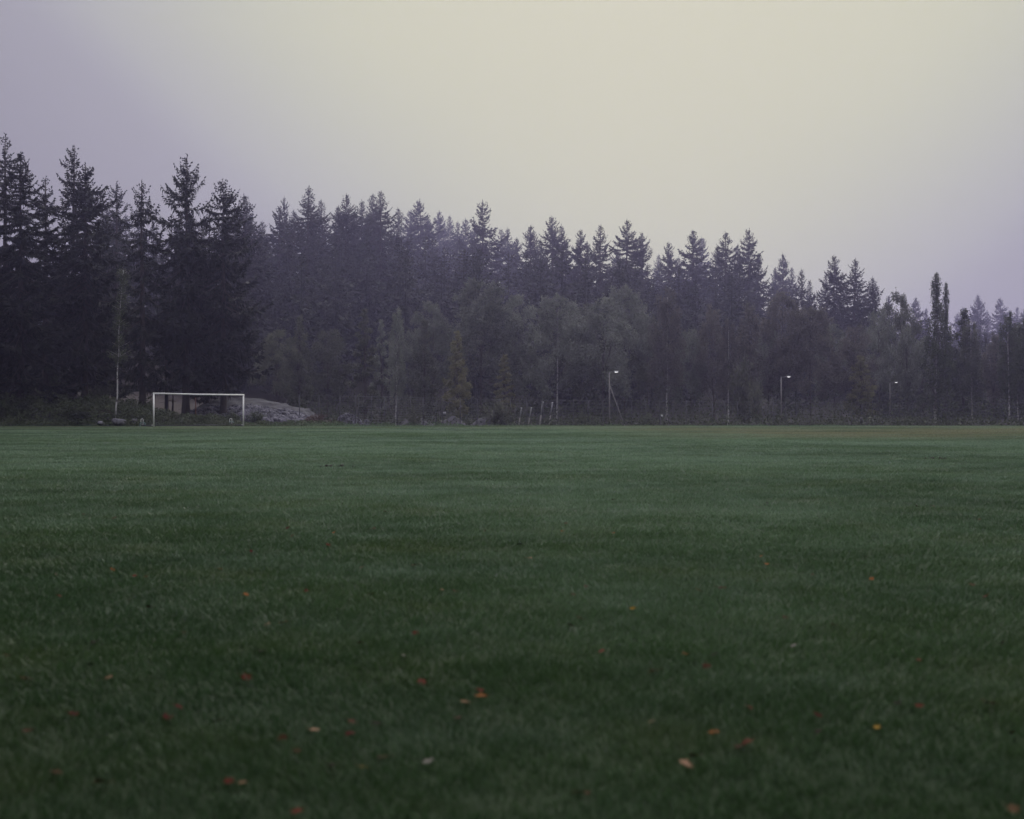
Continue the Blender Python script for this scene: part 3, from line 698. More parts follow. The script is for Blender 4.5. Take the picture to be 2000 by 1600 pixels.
BL = [  # px, tip, d, variant, width, leaf, bark, kind, description
 (540, 640, 140, 'round_b', 0.75, 'olive_leaf', 'bark', 'alder_tree', 'bushy olive tree just right of the dark spruce skirt'),
 (583, 610, 142, 'col_b', 1.0, 'olive_leaf', 'bark', 'alder_tree', 'narrow olive tree standing behind the crushed stone pile'),
 (640, 640, 148, 'round_b', 0.75, 'olive_leaf', 'bark', 'alder_tree', 'dim rounded tree left of the close-wired fence'),
 (714, 597, 138, 'col_a', 1.25, 'olive_leaf', 'bark', 'birch_tree', 'pointed olive birch above the left half of the close-wired fence'),
 (746, 618, 141, 'col_a', 0.9, 'grey_leaf', 'bark', 'birch_tree', 'thin grey pointed tree just left of the pale fence birch stem'),
 (773, 592, 136, 'birch_b', 0.55, 'grey_leaf', 'birch', 'birch_tree', 'slender birch with a long pale stem behind the close-wired fence'),
 (829, 618, 137, 'col_b', 1.05, 'olive_leaf', 'bark', 'birch_tree', 'leafy pointed birch above the right end of the close-wired fence'),
 (806, 640, 150, 'round_b', 0.7, 'grey_leaf', 'bark', 'willow_tree', 'dim rounded tree behind the pointed fence birches'),
 (845, 585, 152, 'round_b', 0.8, 'grey_leaf', 'bark', 'willow_tree', 'grey willow leaning out left of the largest rounded willow'),
 (893, 642, 134, 'col_b', 1.05, 'gold_leaf', 'bark', 'birch_tree', 'yellowing pointed birch above the first gravel heaps'),
 (940, 546, 150, 'round_a', 1.08, 'grey_leaf', 'bark', 'willow_tree', 'largest rounded grey willow, wide crown right of the yellowing birch'),
 (1000, 570, 153, 'round_b', 0.85, 'grey_leaf', 'bark', 'willow_tree', 'right shoulder willow beside the largest rounded grey willow'),
 (986, 688, 135, 'col_a', 1.1, 'gold_leaf', 'bark', 'birch_tree', 'small yellow-olive tree above the willow bush'),
 (1088, 577, 148, 'round_a', 0.85, 'grey_leaf', 'birch', 'willow_tree', 'rounded grey tree on a pale stem right of the leaning poles'),
 (1135, 590, 155, 'round_b', 0.8, 'olive_leaf', 'bark', 'alder_tree', 'olive crown filling the space between two rounded grey trees'),
 (1178, 575, 147, 'round_b', 0.95, 'grey_leaf', 'bark', 'willow_tree', 'grey tree directly behind the nearest lamp'),
 (1220, 558, 155, 'round_a', 0.8, 'grey_leaf', 'bark', 'willow_tree', 'tall grey rounded tree just right of the nearest lamp'),
 (1302, 552, 146, 'birch_a', 1.0, 'rust_leaf', 'birch', 'birch_tree', 'tall rusty weeping birch with white stem, right of the white sign'),
 (1265, 610, 156, 'round_b', 0.7, 'olive_leaf', 'bark', 'alder_tree', 'low olive tree left of the tall rusty weeping birch'),
 (1350, 640, 152, 'round_b', 0.7, 'grey_leaf', 'bark', 'alder_tree', 'low grey tree between the rusty birches'),
 (1395, 585, 150, 'birch_a', 0.9, 'rust_leaf', 'bark', 'birch_tree', 'rusty weeping birch midway between nearest and middle lamps'),
 (1422, 615, 146, 'birch_b', 0.75, 'rust_leaf', 'birch', 'birch_tree', 'small birch with white stem foot left of the yellow bush'),
 (1462, 580, 152, 'birch_b', 1.0, 'rust_leaf', 'bark', 'birch_tree', 'rusty birch behind the yellow-olive bush'),
 (1500, 640, 157, 'round_b', 0.7, 'grey_leaf', 'bark', 'willow_tree', 'low grey tree left of the middle lamp'),
 (1528, 566, 156, 'round_b', 0.85, 'rust_leaf', 'bark', 'birch_tree', 'rounded brownish tree behind the middle lamp head'),
 (1583, 598, 152, 'round_a', 0.82, 'rust_leaf', 'bark', 'willow_tree', 'rounded brownish tree just right of the middle lamp'),
 (1630, 630, 160, 'round_b', 0.75, 'grey_leaf', 'bark', 'willow_tree', 'grey tree midway between middle and farthest lamps'),
 (1668, 632, 155, 'round_b', 0.7, 'rust_leaf', 'bark', 'birch_tree', 'brown rounded tree below the twin skyline spruces'),
 (1683, 690, 152, 'col_b', 1.3, 'gold_leaf', 'bark', 'birch_tree', 'yellow tinged small tree left of the farthest lamp'),
 (1718, 600, 165, 'round_b', 0.75, 'grey_leaf', 'bark', 'willow_tree', 'grey tree behind the farthest lamp'),
 (1757, 566, 170, 'round_b', 0.75, 'olive_leaf', 'bark', 'alder_tree', 'round-topped tree breaking the skyline right of the farthest lamp'),
 (1772, 625, 160, 'birch_b', 0.9, 'grey_leaf', 'bark', 'birch_tree', 'dim birch between the farthest lamp and the tall poplar'),
 (1826, 521, 152, 'tall', 0.95, 'dark_leaf', 'birch', 'poplar_tree', 'tall dark poplar with tapering top, standing above all on the right'),
 (1847, 540, 153, 'tall', 0.55, 'dark_leaf', 'bark', 'poplar_tree', 'thin second top close to the right of the tall dark poplar'),
 (1803, 650, 158, 'birch_b', 0.8, 'grey_leaf', 'bark', 'birch_tree', 'dim birch at the left foot of the tall dark poplar'),
 (1880, 598, 160, 'col_b', 1.6, 'dark_leaf', 'bark', 'poplar_tree', 'dim narrow tree right of the tall dark poplar'),
 (1899, 618, 158, 'birch_a', 0.85, 'olive_leaf', 'birch', 'birch_tree', 'olive birch with pale stem foot, right of the tall dark poplar'),
 (1940, 640, 165, 'birch_b', 1.0, 'rust_leaf', 'bark', 'birch_tree', 'brown dim birch between the two pale stem feet at right'),
 (1971, 600, 156, 'birch_b', 0.9, 'dark_leaf', 'birch', 'birch_tree', 'dark narrow birch with pale stem foot near the right edge'),
 (1988, 625, 162, 'birch_a', 0.8, 'olive_leaf', 'birch', 'birch_tree', 'birch with thin pale stem at the right picture edge'),
 (2020, 610, 158, 'round_b', 0.9, 'dark_leaf', 'bark', 'alder_tree', 'dark tree cut by the right picture edge')]
for px, tip, d, v, wd, lf, bk, kind, lab in BL:
    me_, H0 = BV[v]
    # own copies of the meshes where leaf colour differs
    key = (v, lf, bk)
    if key not in BV:
        a, b = me_[0].copy(), me_[1].copy(); a.materials.append(M[bk]); b.materials.append(M[lf]); BV[key] = (a, b, me_[2])
    x, y, zt = at(px, tip, d); s = (zt - tz(x, y)) / H0
    put_tree(kind, BV[key], px, tip, d, lab, 'tree', 'broadleaf trees along the foot of the slope', H0, wd / max(s, 0.3), mats=(M[bk], M[lf]))

# birch sapling left of the goal, with its own curved white stem
def sapling():
    rs = np.random.default_rng(4); d = 102.9
    pts = np.array([at(p, q, d) for p, q in ((225, 806), (226.5, 795), (229, 775), (229.5, 750), (229, 725), (231, 705), (232, 690), (232, 650), (235, 600), (238, 560), (241, 528))])
    b0 = pts[0].copy(); b0[2] = tz(b0[0], b0[1]) - 0.05; pts[0] = b0
    t = thing('birch_tree', b0, 'slender birch with bright white curving stem left of the goal', 'tree')
    tr = MB().tube(pts - b0, np.linspace(0.07, 0.02, len(pts)), 8)
    cr = MB(); PP = []
    for i in range(46):
        f_ = rs.uniform(0.52, 1); p0 = np.array([np.interp(f_ * 10, np.arange(11), pts[:, k]) for k in range(3)]) - b0
        a = rs.uniform(0, 6.28); l = rs.uniform(0.5, 1.5) * (1.25 - f_) * 1.1
        e = p0 + [math.cos(a) * l, math.sin(a) * l, 0.5 * l]
        tr.tube([p0, e], [0.018, 0.006], 3, caps=False)
        s = rs.random((60, 1)); P = p0 + (e - p0) * s + rs.normal(0, 0.13, (60, 3)); P[:, 2] -= rs.random(60) * 0.5; PP.append(P)
    V, Qd = leaves_at(np.vstack(PP), np.full(46 * 60, 0.07), rs); cr.add(V, None, Qd)
    part('trunk', tr.mesh('trunk', True), M['birch'], t); part('crown', cr, M['bramble'], t)
sapling()

# ------------------------------------------------------------------ bushes
BU = [pair(bush_mesh(1.6, 1.2, 20 + i, 1900, 0.065)) for i in range(4)]
BUSH = [ # px, top, d, half width px, leaf, label
 (623, 803, 109.5, 34, 'red_leaf', 'reddish brown bush at the right foot of the stone pile'),
 (970, 774, 117, 38, 'olive_leaf', 'large pale olive willow bush left of the leaning poles'),
 (808, 788, 114, 26, 'olive_leaf', 'thin leafy bush behind the right part of the close-wired fence'),
 (884, 797, 119, 22, 'olive_leaf', 'small bush growing behind the middle gravel heap'),
 (1455, 672, 139, 36, 'olive_leaf', 'tall yellow-olive bush left of the middle lamp'),
 (1478, 735, 137, 22, 'olive_leaf', 'lower yellowish bush at the right side of the tall yellow-olive bush'),
 (1135, 800, 124, 18, 'dark_leaf', 'low dark bush left of the nearest lamp pole'),
 (1262, 806, 126, 20, 'dark_leaf', 'low dark bush left of the small white sign'),
 (1778, 811, 152, 22, 'olive_leaf', 'low pale bush right of the farthest lamp pole'),
 (500, 800, 106, 26, 'dark_leaf', 'dark low bush in front of the stone pile beside the right post'),
 (455, 801, 106.5, 24, 'dark_leaf', 'dark bush showing inside the goal near the right post'),
 (405, 806, 104.5, 26, 'dark_leaf', 'dark bush showing inside the goal near the middle'),
 (330, 800, 104, 30, 'olive_leaf', 'olive bush showing inside the goal near the left post'),
 (262, 803, 103, 26, 'dark_leaf', 'dark bush behind the boulders left of the goal'),
 (195, 725, 110, 28, 'olive_leaf', 'tall pale bush between the dark trunk and the white birch stem'),
 (112, 730, 108, 34, 'dark_leaf', 'tall dim bush between the spruce trunks at far left'),
 (60, 762, 104, 40, 'dark_leaf', 'broad dark bramble bush on the bank at far left'),
 (150, 783, 102.5, 40, 'dark_leaf', 'broad bramble bush on the bank below the dark spruce trunk'),
 (8, 766, 103, 34, 'dark_leaf', 'bramble bush on the bank at the left picture edge'),
 (208, 796, 104.5, 24, 'red_leaf', 'reddish low bush above the grey boulders')]
for i, (px, top, d, hw, lf, lab) in enumerate(BUSH):
    key = (i % 4, lf)
    if key not in BV:
        a, b = BU[i % 4][0].copy(), BU[i % 4][1].copy(); a.materials.append(M['bark']); b.materials.append(M[lf]); BV[key] = (a, b)
    x, y, zt = at(px, top, d); zb = tz(x, y); h = max(0.6, zt - zb)
    t = thing('bush', (x, y, zb - 0.03), lab, 'bush', 'bushes along the edge of the field', random.uniform(0, 6))
    w_ = hw / F * d / 1.2; t.scale = (w_, w_, h / 1.75)
    part('stems', BV[key][0], M['bark'], t); part('foliage', BV[key][1], M[lf], t)

# undergrowth and weeds: ground cover nobody could count
def cover(name, label, boxes, mat, seed, hgt, size, per):
    rs = np.random.default_rng(seed); PP = []
    for (p0, p1, d0, d1, hs) in boxes:
        n = int(per * (p1 - p0) / F * 100 * (d1 - d0))
        px = rs.uniform(p0, p1, n); d = rs.uniform(d0, d1, n); x = (px - 1000) / F * d
        cl = vnoise(x * 1.1, d * 1.1, seed) * 0.75 + vnoise(x * 3, d * 3, seed + 1) * 0.35
        z = terrain(x, d) + rs.random(n) ** 0.6 * hgt * hs * cl * 1.5 * np.minimum(1, (d - d0) / 2.0 + 0.25)
        PP.append(np.c_[x, d, z])
    P = np.vstack(PP); V, Qd = leaves_at(P, np.full(len(P), size), rs)
    tag(part(name, MB().add(V, None, Qd), mat, None), label, name.replace('_', ' '), kind='stuff')
cover('undergrowth', 'dark tangled brambles and ferns covering the bank left of and behind the goal', [(-80, 300, 101.2, 109, 1.15), (280, 470, 102.0, 109, 0.58), (470, 600, 102.0, 106, 0.32), (560, 670, 104, 110, 0.5)], M['bramble'], 41, 1.0, 0.085, 190)
cover('weeds', 'green weeds along the far edge of the lawn before the fence', [(470, 700, 101.5, 104.0, 0.8), (600, 905, 103.6, 106.5, 0.85), (900, 1700, 103.8, 107.0, 0.55), (1690, 2080, 104.2, 108, 0.35)], M['weed_leaf'], 43, 0.42, 0.055, 60)
cover('forest_floor_plants', 'dim low plants under the trees beyond the fence', [(620, 2080, 112, 132, 1.0), (560, 2080, 132, 165, 2.6)], M['dark_leaf'], 47, 1.1, 0.12, 9)

# ------------------------------------------------------------------ goal
def goal():
    A = np.array([-26.4, 97.0, 0.0]); B = np.array([-20.65, 101.2, 0.0])
    A[2] = tz(A[0], A[1]); B[2] = tz(B[0], B[1]); ztA, ztB = 2.49, 2.42
    back = np.array([-0.62, 0.78, 0.0])
    t = thing('football_goal', A, 'white netless football goal standing at the left end of the lawn', 'goal')
    r = 0.058
    for P, zt in ((A, ztA), (B, ztB)):
        p = P - A; o = part('post', MB().tube([p + [0, 0, -0.1], p + [0, 0, zt - P[2] - 0.02]], r, 14).mesh('post', True), M['white'], t)
    pa, pb = np.array([0, 0, ztA - A[2]]), np.array([B[0] - A[0], B[1] - A[1], ztB - A[2]])
    u = (pb - pa) / np.linalg.norm(pb - pa)
    part('crossbar', MB().tube([pa - u * 0.06, (pa + pb) / 2 + [0, 0, -0.02], pb + u * 0.06], r, 14).mesh('crossbar', True), M['white'], t)
    ends = []
    for P in (A, B):
        p = P - A + [0, 0, 0.10]; e = p + back * 2.0; ends.append(e)
        part('base_bar', MB().tube([p, e], 0.035, 8), M['fence'], t)
        br = part('wheel_bracket', MB().torus(e + np.array([-0.06, 0, 0.42]), 0.085, 0.018, (1, 0), 0, math.pi, 12).tube([e + [-0.145, 0, 0.42], e + [-0.145, 0, 0.0]], 0.014, 6).tube([e + [0.025, 0, 0.42], e + [0.025, 0, 0.0]], 0.014, 6), M['white'], t)
        wh = part('wheel', MB().torus(e + np.array([0.0, -0.05, 0.06]), 0.20, 0.030, (1, 0), 0, 2 * math.pi, 25), M['teal'], t)
        part('hub', MB().tube([e + [0, -0.09, 0.06], e + [0, -0.01, 0.06]], 0.05, 10).tube([e + [-0.19, -0.05, 0.06], e + [0.19, -0.05, 0.06]], 0.010, 5).tube([e + [0, -0.05, -0.12], e + [0, -0.05, 0.25]], 0.010, 5), M['galv'], wh)
        part('corner_plate', MB().box(P - A + [-0.10, 0.02, 0.14], (0.10, 0.03, 0.08)), M['white'], t)
    part('rear_bar', MB().tube(ends, 0.03, 8), M['fence'], t)
goal()

# ------------------------------------------------------------------ rusty pole and thin dead stem behind the goal
x, y, zt = at(382, 777, 110); zb = tz(x, y)
t = MB().tube([[0, 0, -0.2], [0.01, 0, (zt - zb) * 0.5], [0.0, 0, zt - zb]], 0.055, 8); t.tube([[0, 0, zt - zb], [0, 0, zt - zb + 0.03]], 0.07, 8)
o = part('pole', t, M['rust'], None, (x, y, zb)); tag(o, 'rust brown pole standing behind the goal beside the dark spruce trunk', 'pole')
x, y, zt = at(337, 640, 124); zb = tz(x, y)
tr = MB().tube([[0, 0, -0.1], [0.05, 0, 1.5], [0.0, 0.05, zt - zb]], [0.10, 0.085, 0.02], 7)
cr = MB(); rs = np.random.default_rng(9); PP = []
for i in range(26):
    z0 = rs.uniform(2.6, zt - zb); a = rs.uniform(0, 6.28); l = rs.uniform(0.4, 1.3); e = np.array([math.cos(a) * l, math.sin(a) * l, z0 - 0.15])
    tr.tube([[0, 0, z0], e], [0.02, 0.006], 3, caps=False); s = rs.random((50, 1)); PP.append([0, 0, z0] + (e - [0, 0, z0]) * s + rs.normal(0, 0.12, (50, 3)))
V, Qd = leaves_at(np.vstack(PP), np.full(1300, 0.07), rs); cr.add(V, None, Qd)
t = thing('young_tree', (x, y, zb), 'thin dark young tree on the bare earth seen through the goal', 'tree')
part('trunk', tr, M['bark'], t); part('crown', cr, M['olive_leaf'], t)

# ------------------------------------------------------------------ stone and gravel heaps
ICO_V = []; ph = (1 + 5 ** 0.5) / 2
for a in (-1, 1):
    for b in (-ph, ph): ICO_V += [(a, b, 0), (0, a, b), (b, 0, a)]
ICO_V = np.array(ICO_V) / math.sqrt(1 + ph * ph)
def hull_tris(P):
    T = []
    for i in range(12):
        for j in range(i + 1, 12):
            for k in range(j + 1, 12):
                d = [np.linalg.norm(P[i] - P[j]), np.linalg.norm(P[j] - P[k]), np.linalg.norm(P[i] - P[k])]
                if max(d) < 1.1:
                    nn = np.cross(P[j] - P[i], P[k] - P[i]); T.append((i, j, k) if nn @ P[i] > 0 else (i, k, j))
    return np.array(T)
ICO_T = hull_tris(ICO_V)
def stones(P, size, rs):
    n = len(P); V = ICO_V[None] * (1 + rs.normal(0, 0.16, (n, 12, 1))) * (size[:, None, None]) * rs.uniform(0.65, 1.25, (n, 1, 3))
    a = rs.uniform(0, 6.28, n); c, s = np.cos(a)[:, None], np.sin(a)[:, None]
    V = np.stack([V[..., 0] * c - V[..., 1] * s, V[..., 0] * s + V[..., 1] * c, V[..., 2]], -1) + P[:, None]
    return V.reshape(-1, 3), (ICO_T[None] + (np.arange(n) * 12)[:, None, None]).reshape(-1, 3)
def heap(name, label, ridge, d, half, seed, mat, n_st, s_lo, s_hi, front=1.0, group=None):
    """ridge: list of (px, top py) along the crest at distance d"""
    rs = np.random.default_rng(seed)
    px = np.array([r[0] for r in ridge], float); hz = np.array([at(r[0], r[1], d)[2] for r in ridge])
    xs = (px - 1000) / F * d; cx = xs.mean(); base = tz(cx, d) - 0.1
    def height(x, y):
        top = np.interp(x, xs, hz, left=-3, right=-3) - base
        f_ = np.clip(1 - np.abs(y - d) / half, 0, 1)
        g_ = np.sqrt(f_) * 0.35 + f_ * 0.65
        return np.maximum(top * g_, -0.3) + (vnoise(x * 2.5, y * 2.5, seed) - 0.5) * 0.22 * np.minimum(1, f_ * 4) + base
    X_, Y_ = np.meshgrid(np.linspace(xs[0] - 0.3, xs[-1] + 0.3, int((xs[-1] - xs[0]) * 7) + 8), np.linspace(d - half, d + half, int(half * 12) + 6))
    Zh = height(X_, Y_); ny_, nx_ = X_.shape; ii = np.arange(nx_ * ny_).reshape(ny_, nx_)
    Qd = np.stack([ii[:-1, :-1], ii[:-1, 1:], ii[1:, 1:], ii[1:, :-1]], -1).reshape(-1, 4)
    t = thing(name, (cx, d, base), label, name.replace('_', ' '), group)
    O = np.array([cx, d, base])
    part('mound', new_mesh('mound', np.stack([X_, Y_, Zh], -1).reshape(-1, 3) - O, [Qd]), mat, t)
    if n_st:
        sx = rs.uniform(xs[0], xs[-1], n_st); sy = d - half * (0.40 + 0.60 * rs.random(n_st)) * front
        k = rs.random(n_st) < 0.9; sx, sy = sx[k], sy[k]
        if front < 0: sy = d + half * (rs.random(len(sx)) * 1.6 - 0.95)
        sz = height(sx, sy); ok = sz > base + 0.05; sx, sy, sz = sx[ok], sy[ok], sz[ok]
        V, T = stones(np.c_[sx, sy, sz] - O, rs.uniform(s_lo, s_hi, len(sx)) , rs)
        o = part('loose_stones', MB().add(V, T), M['stone'], t); tag(o, kind='stuff')
big = [(362, 812), (380, 800), (400, 787), (425, 779), (470, 778), (510, 779), (540, 785), (580, 795), (604, 800), (625, 822)]
heap('stone_pile', 'long pile of crushed grey stone with smooth gravel back, behind the goal', big, 116.5, 6.3, 5, M['gravel'], 3000, 0.08, 0.21, 0.97)
HG = 'small heaps of stone and gravel along the fence'
heap('stone_pile', 'small rounded heap of pale rough stones left of the close-wired fence', [(654, 830), (662, 815), (675, 809), (690, 808), (700, 816), (712, 834)], 117, 1.2, 8, M['gravel'], 420, 0.05, 0.13, -1, HG)
heap('stone_pile', 'tiny heap of pale stones behind the left close-wired fence panel', [(708, 834), (713, 820), (719, 818), (724, 834)], 116.5, 0.6, 9, M['gravel'], 70, 0.05, 0.11, -1, HG)
heap('gravel_heap', 'gravel heap behind the right end of the close-wired fence', [(780, 832), (795, 819), (812, 813), (828, 817), (845, 829), (852, 836)], 117, 1.6, 10, M['gravel'], 160, 0.04, 0.09, -1, HG)
heap('gravel_heap', 'smooth pointed gravel heap just right of the close-wired fence', [(850, 834), (868, 820), (884, 814), (898, 818), (918, 834)], 118.5, 1.7, 12, M['gravel'], 60, 0.03, 0.06, -1, HG)
heap('gravel_heap', 'smooth gravel heap in front of the large willow bush', [(915, 835), (932, 820), (948, 814), (962, 818), (978, 835)], 118, 1.6, 13, M['gravel'], 60, 0.03, 0.06, -1, HG)

# boulders left of the goal
def boulder(px, py, d, sx, sy, sz, seed, label):
    rs = np.random.default_rng(seed)
    bm_v, bm_t = ICO_V.copy(), ICO_T.copy()
    for _ in range(2):                                   # subdivide
        E = {}; V2 = list(bm_v); T2 = []
        def midp(i, j):
            k = (min(i, j), max(i, j))
            if k not in E:
                p = V2[i] + V2[j]; V2.append(p / np.linalg.norm(p)); E[k] = len(V2) - 1
            return E[k]
        for i, j, k in bm_t:
            a, b, c = midp(i, j), midp(j, k), midp(i, k); T2 += [(i, a, c), (a, j, b), (c, b, k), (a, b, c)]
        bm_v, bm_t = np.array(V2), np.array(T2)
    for _ in range(9):                                   # chip flat facets
        n = rs.normal(0, 1, 3); n /= np.linalg.norm(n); h = rs.uniform(0.42, 0.75); dd = bm_v @ n
        bm_v = bm_v - np.maximum(dd - h, 0)[:, None] * n
    x, y, z = at(px, py, d)
    o = part('boulder', MB().add(bm_v * [sx, sy, sz], bm_t), M['boulder'], None, (x, y, max(tz(x, y), z - sz * 0.2)))
    o.rotation_euler = (rs.uniform(-.3, .3), rs.uniform(-.3, .5), rs.uniform(0, 6)); tag(o, label, 'boulder', 'boulders at the lawn edge left of the goal')
boulder(232, 823, 101.6, 0.62, 0.5, 0.42, 1, 'largest pale grey boulder below the white birch stem')
boulder(262, 821, 102.4, 0.55, 0.4, 0.34, 2, 'slanting grey boulder between the largest boulder and the goal')
boulder(198, 827, 101.6, 0.40, 0.36, 0.26, 3, 'low dark boulder left of the largest pale boulder')

# ------------------------------------------------------------------ fences
def fence(name, label, P, top, wires, wire_r, verts, post_r, top_rail=True):
    P = [np.array([x, y, tz(x, y)]) for x, y in P]
    t = thing(name, P[0], label, 'fence')
    O = P[0]
    tops = [np.array([p[0], p[1], h]) for p, h in zip(P, top)]
    for p, q in zip(P, tops):
        part('post', MB().tube([p - O + [0, 0, -0.2], q - O + [0, 0, 0.04]], post_r, 6), M['fence'], t)
    mb = MB()
    for (p, q), (p2, q2) in zip(zip(P, tops), zip(P[1:], tops[1:])):
        for k in range(wires + 1):
            f_ = k / wires
            a = p + (q - p) * (0.04 + 0.95 * f_) - O; b = p2 + (q2 - p2) * (0.04 + 0.95 * f_) - O
            r = wire_r * (1.7 if (k == wires and top_rail) else 1.0)
            mb.tube([a, b], r, 4, caps=False)
        for k in range(1, verts):
            f_ = k / verts
            a = p + (p2 - p) * f_ + [0, 0, 0.05] - O; b = q + (q2 - q) * f_ - O
            mb.tube([a, b], 0.003, 3, caps=False)
    part('wire_mesh', mb, M['wire'], t)
d0 = 112.5
pp = [(700 + i * 25.3) for i in range(7)]
fence('panel_fence', 'tall fence of close-set horizontal wires in front of the gravel heaps', [((p - 1000) / F * (d0 + i * 0.35), d0 + i * 0.35) for i, p in enumerate(pp)], [2.44 - 0.02 * i for i in range(7)], 13, 0.013, 6, 0.038)
fence('wire_fence', 'short length of thin wire fence left of the close-wired fence', [((p - 1000) / F * d0, d0) for p in (585, 623, 664, 694)], [2.5, 2.5, 2.48, 2.46], 8, 0.005, 4, 0.045)
Lc = 1.453
PF = [(-5.95 + i * Lc, 113.2 + 0.75 * i * Lc) for i in range(44)]
fence('wire_fence', 'long dark wire fence receding along the trees past the three lamps', PF, [2.2 - 0.004 * i for i in range(len(PF))], 8, 0.0045, 3, 0.034)

# signs on the fence
def sign(px, py, d, w_, h_, m, label, lines):
    x, y, z = at(px, py, d)
    t = thing('fence_sign', (x, y, z), label, 'sign')
    part('board', MB().box((0, 0, 0), (w_, 0.012, h_)), m, t)
    part('clip', MB().box((0, 0.02, h_ * 0.35), (w_ * 0.7, 0.02, 0.03)).box((0, 0.02, -h_ * 0.35), (w_ * 0.7, 0.02, 0.03)), M['fence'], t)
    if lines: part('dark_band', MB().box((0, -0.008, -h_ * 0.03), (w_ * 0.98, 0.004, h_ * 0.10)), M['sign_grey'], t)
def fence_y(px):
    best = min(PF, key=lambda q: abs(q[0] / q[1] * F + 1000 - px)); return best[1]
sign(1292.5, 813, fence_y(1292) - 0.12, 0.17, 0.27, M['sign'], 'small white sign on the long fence left of the white birch stem', True)
sign(868, 808, fence_y(868) - 0.12, 0.27, 0.30, M['sign_grey'], 'small faded grey sign on the fence above a gravel heap', True)
sign(1681, 817, fence_y(1681) - 0.12, 0.15, 0.26, M['sign_grey'], 'tiny dim sign on the long fence left of the farthest lamp', False)

# leaning poles
for i, (bx, tx, ty, r, lab) in enumerate([(1012, 1018.5, 797, 0.055, 'leftmost short leaning pole beside the willow bush'), (1030, 1038, 796.5, 0.055, 'short leaning pole, second from left of the four leaning poles'),
                               (1053, 1060, 785.5, 0.07, 'tall leaning pole with pale upper half, third from left of four'), (1071, 1079, 786.5, 0.06, 'tall leaning pole farthest right of the four leaning poles')]):
    d = 121.0; a = at(bx, 832, d); b = at(tx, ty, d); a[2] = tz(a[0], a[1]) - 0.1
    t = thing('leaning_pole', a, lab, 'pole', 'leaning poles beyond the fence')
    part('shaft', MB().tube([[0, 0, 0], (b - a) * 0.55], r * 1.05, 8), M['wood'], t); part('sleeve', MB().tube([(b - a) * 0.53, b - a], r, 8), M['galv'], t)
    part('cap', MB().tube([(b - a) * 0.99, (b - a) * 1.015], r * 1.25, 8), M['sign'], t)

# ------------------------------------------------------------------ lamps
def lamp(px, top, hx, hy, d, label, brace=None):
    x, y, zt = at(px, top, d); zb = tz(x, y); h = zt - zb
    t = thing('street_lamp', (x, y, zb), label, 'street lamp', 'lit lamps along the fence')
    mb = MB().tube([[0, 0, -0.2], [0.0, 0, h * 0.45], [-0.02, 0, h]], [0.085, 0.075, 0.06], 10); mb.tube([[-0.02, 0, h], [-0.02, 0, h + 0.04]], 0.07, 10)
    part('pole', mb.mesh('pole', True), M['wood'], t)
    e = at(hx, hy, d) - [x, y, zb]
    part('arm', MB().tube([[-0.02, 0, h - 0.05], [e[0] * 0.35, 0, h + 0.02], [e[0] - 0.10, 0, e[2]]], 0.028, 8), M['galv'], t)
    hd = MB()
    sec = [(-0.24, 0.05, 0.04), (-0.12, 0.10, 0.07), (0.05, 0.13, 0.085), (0.20, 0.12, 0.075), (0.27, 0.07, 0.045)]
    K = 10; V = []; Q_ = []
    for sx_, wy, hz_ in sec:
        for k in range(K):
            a = 2 * math.pi * k / K; V.append((sx_, math.cos(a) * wy, max(-0.015, math.sin(a)) * hz_ if math.sin(a) > 0 else math.sin(a) * 0.02))
    for i in range(len(sec) - 1):
        for k in range(K): Q_.append((i * K + k, i * K + (k + 1) % K, (i + 1) * K + (k + 1) % K, (i + 1) * K + k))
    V = np.array(V) + [e[0] + 0.05, 0, e[2]]
    hd.add(V, [], Q_)
    h_ = part('lamp_head', hd, M['galv'], t)
    gl = MB(); n_ = 8
    g_ = []; gq = []
    rings = [(0.02, 1.0), (-0.035, 0.95), (-0.075, 0.6), (-0.09, 0.15)]
    for zz_, s in rings:
        for k in range(12):
            a = 2 * math.pi * k / 12; g_.append((math.cos(a) * 0.19 * s, math.sin(a) * 0.115 * s, zz_))
    for i in range(3):
        for k in range(12): gq.append((i * 12 + k, i * 12 + (k + 1) % 12, (i + 1) * 12 + (k + 1) % 12, (i + 1) * 12 + k))
    gl.add(np.array(g_) + [e[0] + 0.08, 0, e[2] - 0.005], [], gq)
    part('lamp_glass', gl.mesh('lamp_glass', True), M['glow'], h_)
    if brace:
        a = at(brace[0], brace[1], d) - [x, y, zb]; b = at(brace[2], brace[3], d) - [x, y, zb]
        u = (b - a); b2 = a + u * ((a[2] + 0.2) / max(0.1, a[2] - b[2]))
        part('brace', MB().tube([a, b2], [0.05, 0.055], 8), M['wood'], t)
lamp(1190.5, 727.5, 1202, 726, 127, 'nearest lit lamp on a grey pole with a slanting brace', (1191, 754, 1210, 805))
lamp(1526, 737, 1539, 735.5, 142, 'lit lamp without brace, middle one of the three lamps')
lamp(1738.5, 748, 1749, 746.5, 160, 'faintest lit lamp, farthest of the three, at the right')

